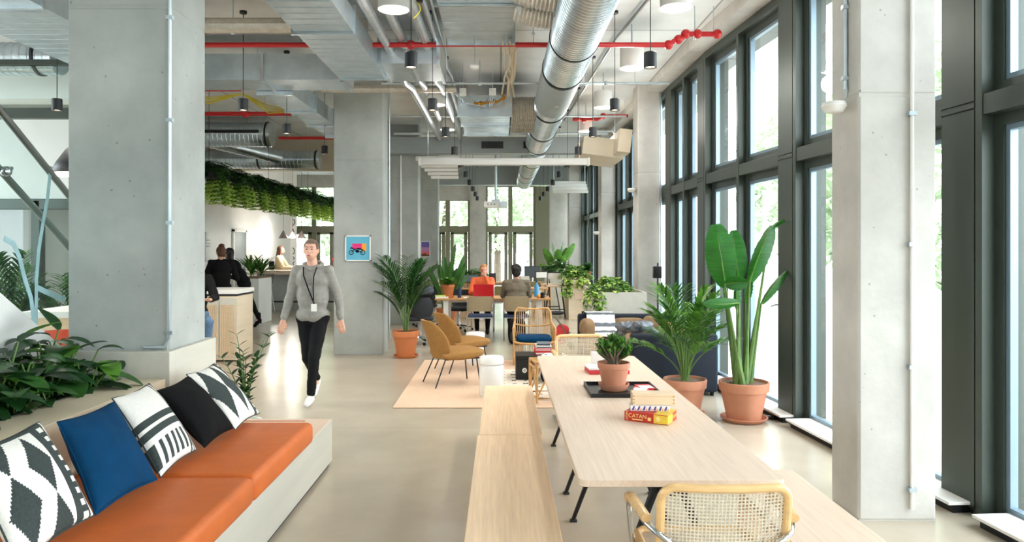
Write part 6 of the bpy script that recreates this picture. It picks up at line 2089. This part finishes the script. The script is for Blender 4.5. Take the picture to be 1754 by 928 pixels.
    p.caps_(j['hipL'] + up * .02, .10, j['hipR'] + up * .02, .10)
    for L in 'LR':
        H_, K_, A_ = j['hip' + L], j['kn' + L], j['an' + L]
        p.caps_(H_, .094, K_, .066); p.caps_(K_, .066, K_.lerp(A_, .94), .046)
    fuse(p, 'trousers', bottom, e, .012, 3, .006)
    for L in 'LR':
        A_ = j['an' + L]
        toe = j.get('toe' + L, A_ + V((0, -.17, -.055)))
        m_ = MB(); m_.caps_(A_ + V((0, .02, -.035)), .040, A_.lerp(toe, .6) + V((0, 0, -.012)), .042); m_.caps_(A_.lerp(toe, .5), .040, toe, .032); m_.caps_(A_ + V((0, 0, .02 if not boot else .09)), .043, A_, .042)
        so = fuse(m_, 'shoe', shoes, e, .008, 3)
        if boot:
            q = MB(); dd = (toe - A_); dd.z = 0; 
            q.caps_(A_ + V((0, .03, -.04)), .026, A_ + V((0, .035, -.085)), .02); q.obj('heel', shoes, so)
    return e, j, h

STAND = dict(hip=(0, 0, .95), hipL=(-.09, 0, .91), hipR=(.09, 0, .91), knL=(-.1, -.02, .5), knR=(.1, -.02, .5), anL=(-.1, 0, .10), anR=(.1, 0, .10),
             shL=(-.17, 0, 1.42), shR=(.17, 0, 1.42), elL=(-.24, .03, 1.14), elR=(.24, .03, 1.14), wrL=(-.25, -.06, .9), wrR=(.25, -.06, .9), neck=(0, 0, 1.48), head=(0, -.02, 1.63))
SIT = dict(hip=(0, .0, .56), hipL=(-.09, -.02, .54), hipR=(.09, -.02, .54), knL=(-.11, -.42, .52), knR=(.11, -.42, .52), anL=(-.1, -.40, .10), anR=(.1, -.40, .10),
           shL=(-.175, -.02, 1.03), shR=(.175, -.02, 1.03), elL=(-.24, -.16, .80), elR=(.24, -.16, .80), wrL=(-.14, -.38, .785), wrR=(.14, -.38, .785), neck=(0, -.02, 1.09), head=(0, -.05, 1.24))

# the man walking towards the camera
J = dict(STAND, hip=(.0, 0, .94), hipL=(-.085, .01, .90), hipR=(.085, -.01, .90), knR=(.055, -.16, .50), anR=(.02, -.16, .095), knL=(-.035, -.05, .48), anL=(-.03, .30, .20), toeL=(-.03, .19, .05),
         shL=(-.175, .01, 1.425), shR=(.175, -.01, 1.425), elL=(-.255, .03, 1.14), wrL=(-.30, -.06, .90), elR=(.265, .06, 1.15), wrR=(.31, -.02, .905), neck=(0, -.01, 1.49), head=(-.01, -.03, 1.655))
e, j, h = person('person', 'man in a grey hoodie, black trousers and white sneakers walking towards the camera', (-2.05, 7.95, 0), 0, J, 'hoodie', 'blackc', 'shoe', 'short', 'hairg', voxel=.007, hem=-.02, top_r=1.04)
mb = MB(); mb.tube([(-.075, -.10, 1.47), (-.06, -.145, 1.38), (-.01, -.16, 1.25), (.04, -.155, 1.12), (.055, -.150, 1.08)], .007, 6); mb.tube([(.07, -.10, 1.47), (.05, -.145, 1.38), (.045, -.16, 1.25), (.05, -.155, 1.12)], .006, 6); mb.obj('lanyard', 'blackc', e)
mb = MB(); mb.box(.025, .085, -.168, -.162, 1.0, 1.08); mb.obj('badge', 'paper', e)
mb = MB(); mb.tube([(-.10, .02, 1.5), (-.085, -.06, 1.475), (0, -.10, 1.44), (.085, -.06, 1.475), (.10, .02, 1.5), (.06, .09, 1.52), (-.06, .09, 1.52)], .022, 8, closed=True); mb.obj('hood', 'hoodie', e)

# woman in orange at the desk, hand to her mouth
J = dict(SIT, wrR=(.055, -.16, 1.115), elR=(.17, -.32, .80), hdR=(-.35, .1, 1), head=(.02, -.06, 1.235), elL=(-.23, -.2, .80), wrL=(-.1, -.36, .80))
person('person', 'woman in an orange top behind the red laptop, hand at her mouth', (-.36, 14.55, 0), 0, J, 'orangec', 'blackc', 'blackc', 'tied', 'hairbl', pitch=.15)
meeting_chair('beige-backed chair carrying the woman in the orange top, mostly hidden behind her', (-.36, 14.62, 0), PI)
# man in taupe jacket from behind
J = dict(SIT, head=(0, -.04, 1.255), shL=(-.19, -.02, 1.04), shR=(.19, -.02, 1.04))
person('person', 'dark-haired man in a taupe jacket sitting with his back to the camera', (.28, 13.2, 0), PI, J, 'jacket', 'blackc', 'blackc', 'bushy', 'hairk', top_r=1.12)
# woman with the bun
J = dict(STAND, head=(0, -.07, 1.60), elL=(-.27, -.08, 1.14), wrL=(-.2, -.3, 1.16), elR=(.26, -.08, 1.14), wrR=(.18, -.3, 1.16))
for k in ('shL', 'shR', 'elL', 'elR', 'wrL', 'wrR', 'neck', 'hip', 'hipL', 'hipR'): J[k] = (J[k][0], J[k][1], J[k][2] - .02)
person('person', 'woman with a brown bun in a black top standing at the counter, seen from behind', (-5.06, 13.2, 0), PI + .45, J, 'blackc', 'blackc', 'blackc', 'bun', 'hairb', yaw=.2)
# woman with long black hair, leaning on the counter
L0 = .30
J = dict(STAND, hip=(0, -.06, .93), hipL=(-.08, -.06, .9), hipR=(.08, -.06, .9), knL=(-.07, -.0, .5), anL=(-.05, .02, .13), knR=(.07, .10, .52), anR=(.02, .22, .22), toeR=(.02, .14, .07),
         shL=(-.16, -.30, 1.36), shR=(.16, -.30, 1.36), neck=(0, -.32, 1.42), head=(0, -.38, 1.56), elL=(-.2, -.44, 1.12), elR=(.2, -.44, 1.12), wrL=(-.14, -.62, 1.16), wrR=(.14, -.62, 1.16))
person('person', 'woman with long black hair, all in black with heeled ankle boots, leaning on the counter', (-5.20, 15.0, 0), -PI / 2 + .15, J, 'blackc', 'blackc', 'blackc', 'long', 'hairk', boot=True)
# the counter the two women lean on
e = thing('service_counter', 'white service counter behind the two women dressed in black', 'counter', (-6.3, 14.3, 0))
mb = MB(); mb.box(-.45, .42, -1.6, 1.9, 1.05, 1.11); mb.obj('counter_top', 'white', e, bevel=.004)
mb = MB(); mb.box(-.4, .3, -1.55, 1.85, 0, 1.05); mb.obj('counter_body', 'plyw', e)
# seated person in jeans, half behind the column
J = {k: (v[0], v[1], v[2] + .24) for k, v in SIT.items()}
J['anL'] = (-.1, -.34, .34); J['anR'] = (.1, -.36, .32); J['knL'] = (-.11, -.42, .74); J['knR'] = (.11, -.42, .74)
person('person', 'person in black sweater and light blue jeans, mostly hidden by the large left column', (-3.98, 9.45, 0), .55, J, 'blackc', 'jeans', 'shoe', 'short', 'hairk')
e = thing('round_stool', 'white round stool under the person in light blue jeans', 'stool', (-3.98, 9.47, 0))
mb = MB(); mb.lathe([(.001, .64), (.17, .64), (.18, .66), (.17, .69), (.001, .69)], seg=28); mb.obj('seat', 'white', e)
for k in range(4):
    a = k * PI / 2 + .4; mb = MB(); mb.tube([(.1 * math.cos(a), .1 * math.sin(a), .64), (.21 * math.cos(a), .21 * math.sin(a), 0)], .012, 8); mb.obj('leg', 'white', e)
mb = MB(); mb.tube([(.17 * math.cos(a), .17 * math.sin(a), .28) for a in [i * PI / 10 for i in range(20)]], .009, 6, closed=True); mb.obj('foot_ring', 'white', e)
e = thing('wall_lamp', 'small glowing wall lamp on the white wall above the woman in the cream top', 'lamp', (-6.99, 21.9, 1.95))
mb = MB(); mb.ell((0, 0, 0), (.05, .09, .09)); mb.obj('globe', 'lampin', e)
mb = MB(); mb.box(-.055, -.03, -.05, .05, -.05, .05); mb.obj('wall_plate', 'white', e)
for nm, p, w_ in (('wall_lamp_bulb', (-6.85, 21.9, 1.95), 14), ('cone_lamp_bulb', (-5.8, 20.3, 1.9), 15), ('dome_lamp_bulb', (-4.72, 8.2, 2.42), 5)):
    l = bpy.data.lights.new(nm, 'POINT'); l.energy = w_; l.color = (1, .93, .84); l.shadow_soft_size = .08
    link(bpy.data.objects.new(nm, l)).location = p
# woman in cream at the bar table
J = {k: (v[0], v[1], v[2] + .37) for k, v in SIT.items()}
J['anL'] = (-.1, -.30, .42); J['anR'] = (.1, -.32, .40)
J['wrL'] = (-.13, -.42, 1.12); J['wrR'] = (.13, -.42, 1.12); J['elL'] = (-.23, -.18, 1.13); J['elR'] = (.23, -.18, 1.13)
person('person', 'woman with long brown hair in a cream top sitting sideways at the bar table', (-6.2, 20.4, 0), PI / 2, J, 'creamc', 'blackc', 'blackc', 'long', 'hairb', pitch=.15)
e = thing('bar_stool', 'dark bar stool with a backrest under the woman in the cream top', 'stool', (-6.22, 20.4, 0), PI / 2)
mb = MB(); rbox(mb, -.2, .2, -.2, .2, .74, .80, .02); mb.obj('seat', 'blackc', e)
mb = MB(); rbox(mb, -.2, .2, .17, .21, .9, 1.3, .02); mb.obj('backrest', 'blackc', e)
for (x, y) in ((-.15, -.15), (.15, -.15), (-.15, .17), (.15, .17)):
    mb = MB(); mb.tube([(x, y, .9 if y > .16 else .74), (x * 1.3, y * 1.3, 0)], .012, 6); mb.obj('leg', 'blackm', e)
# person in red
J = {k: (v[0], v[1], v[2] + .30) for k, v in SIT.items()}
J['anL'] = (-.1, -.36, .34); J['anR'] = (.1, -.36, .34)
person('person', 'person in a bright red jacket with dark hair, cut off by the motorbike picture column', (-4.75, 21.3, 0), PI - .6, J, 'redc', 'blackc', 'blackc', 'short', 'hairk')
e = thing('bar_stool', 'plain black stool under the person in the red jacket', 'stool', (-4.75, 21.32, 0))
mb = MB(); mb.lathe([(.001, .70), (.17, .70), (.17, .74), (.001, .74)], seg=24); mb.obj('seat', 'blackc', e)
for k in range(4):
    a = k * PI / 2; mb = MB(); mb.tube([(.1 * math.cos(a), .1 * math.sin(a), .7), (.2 * math.cos(a), .2 * math.sin(a), 0)], .012, 6); mb.obj('leg', 'blackm', e)

bpy.data.scenes.remove(TMP)
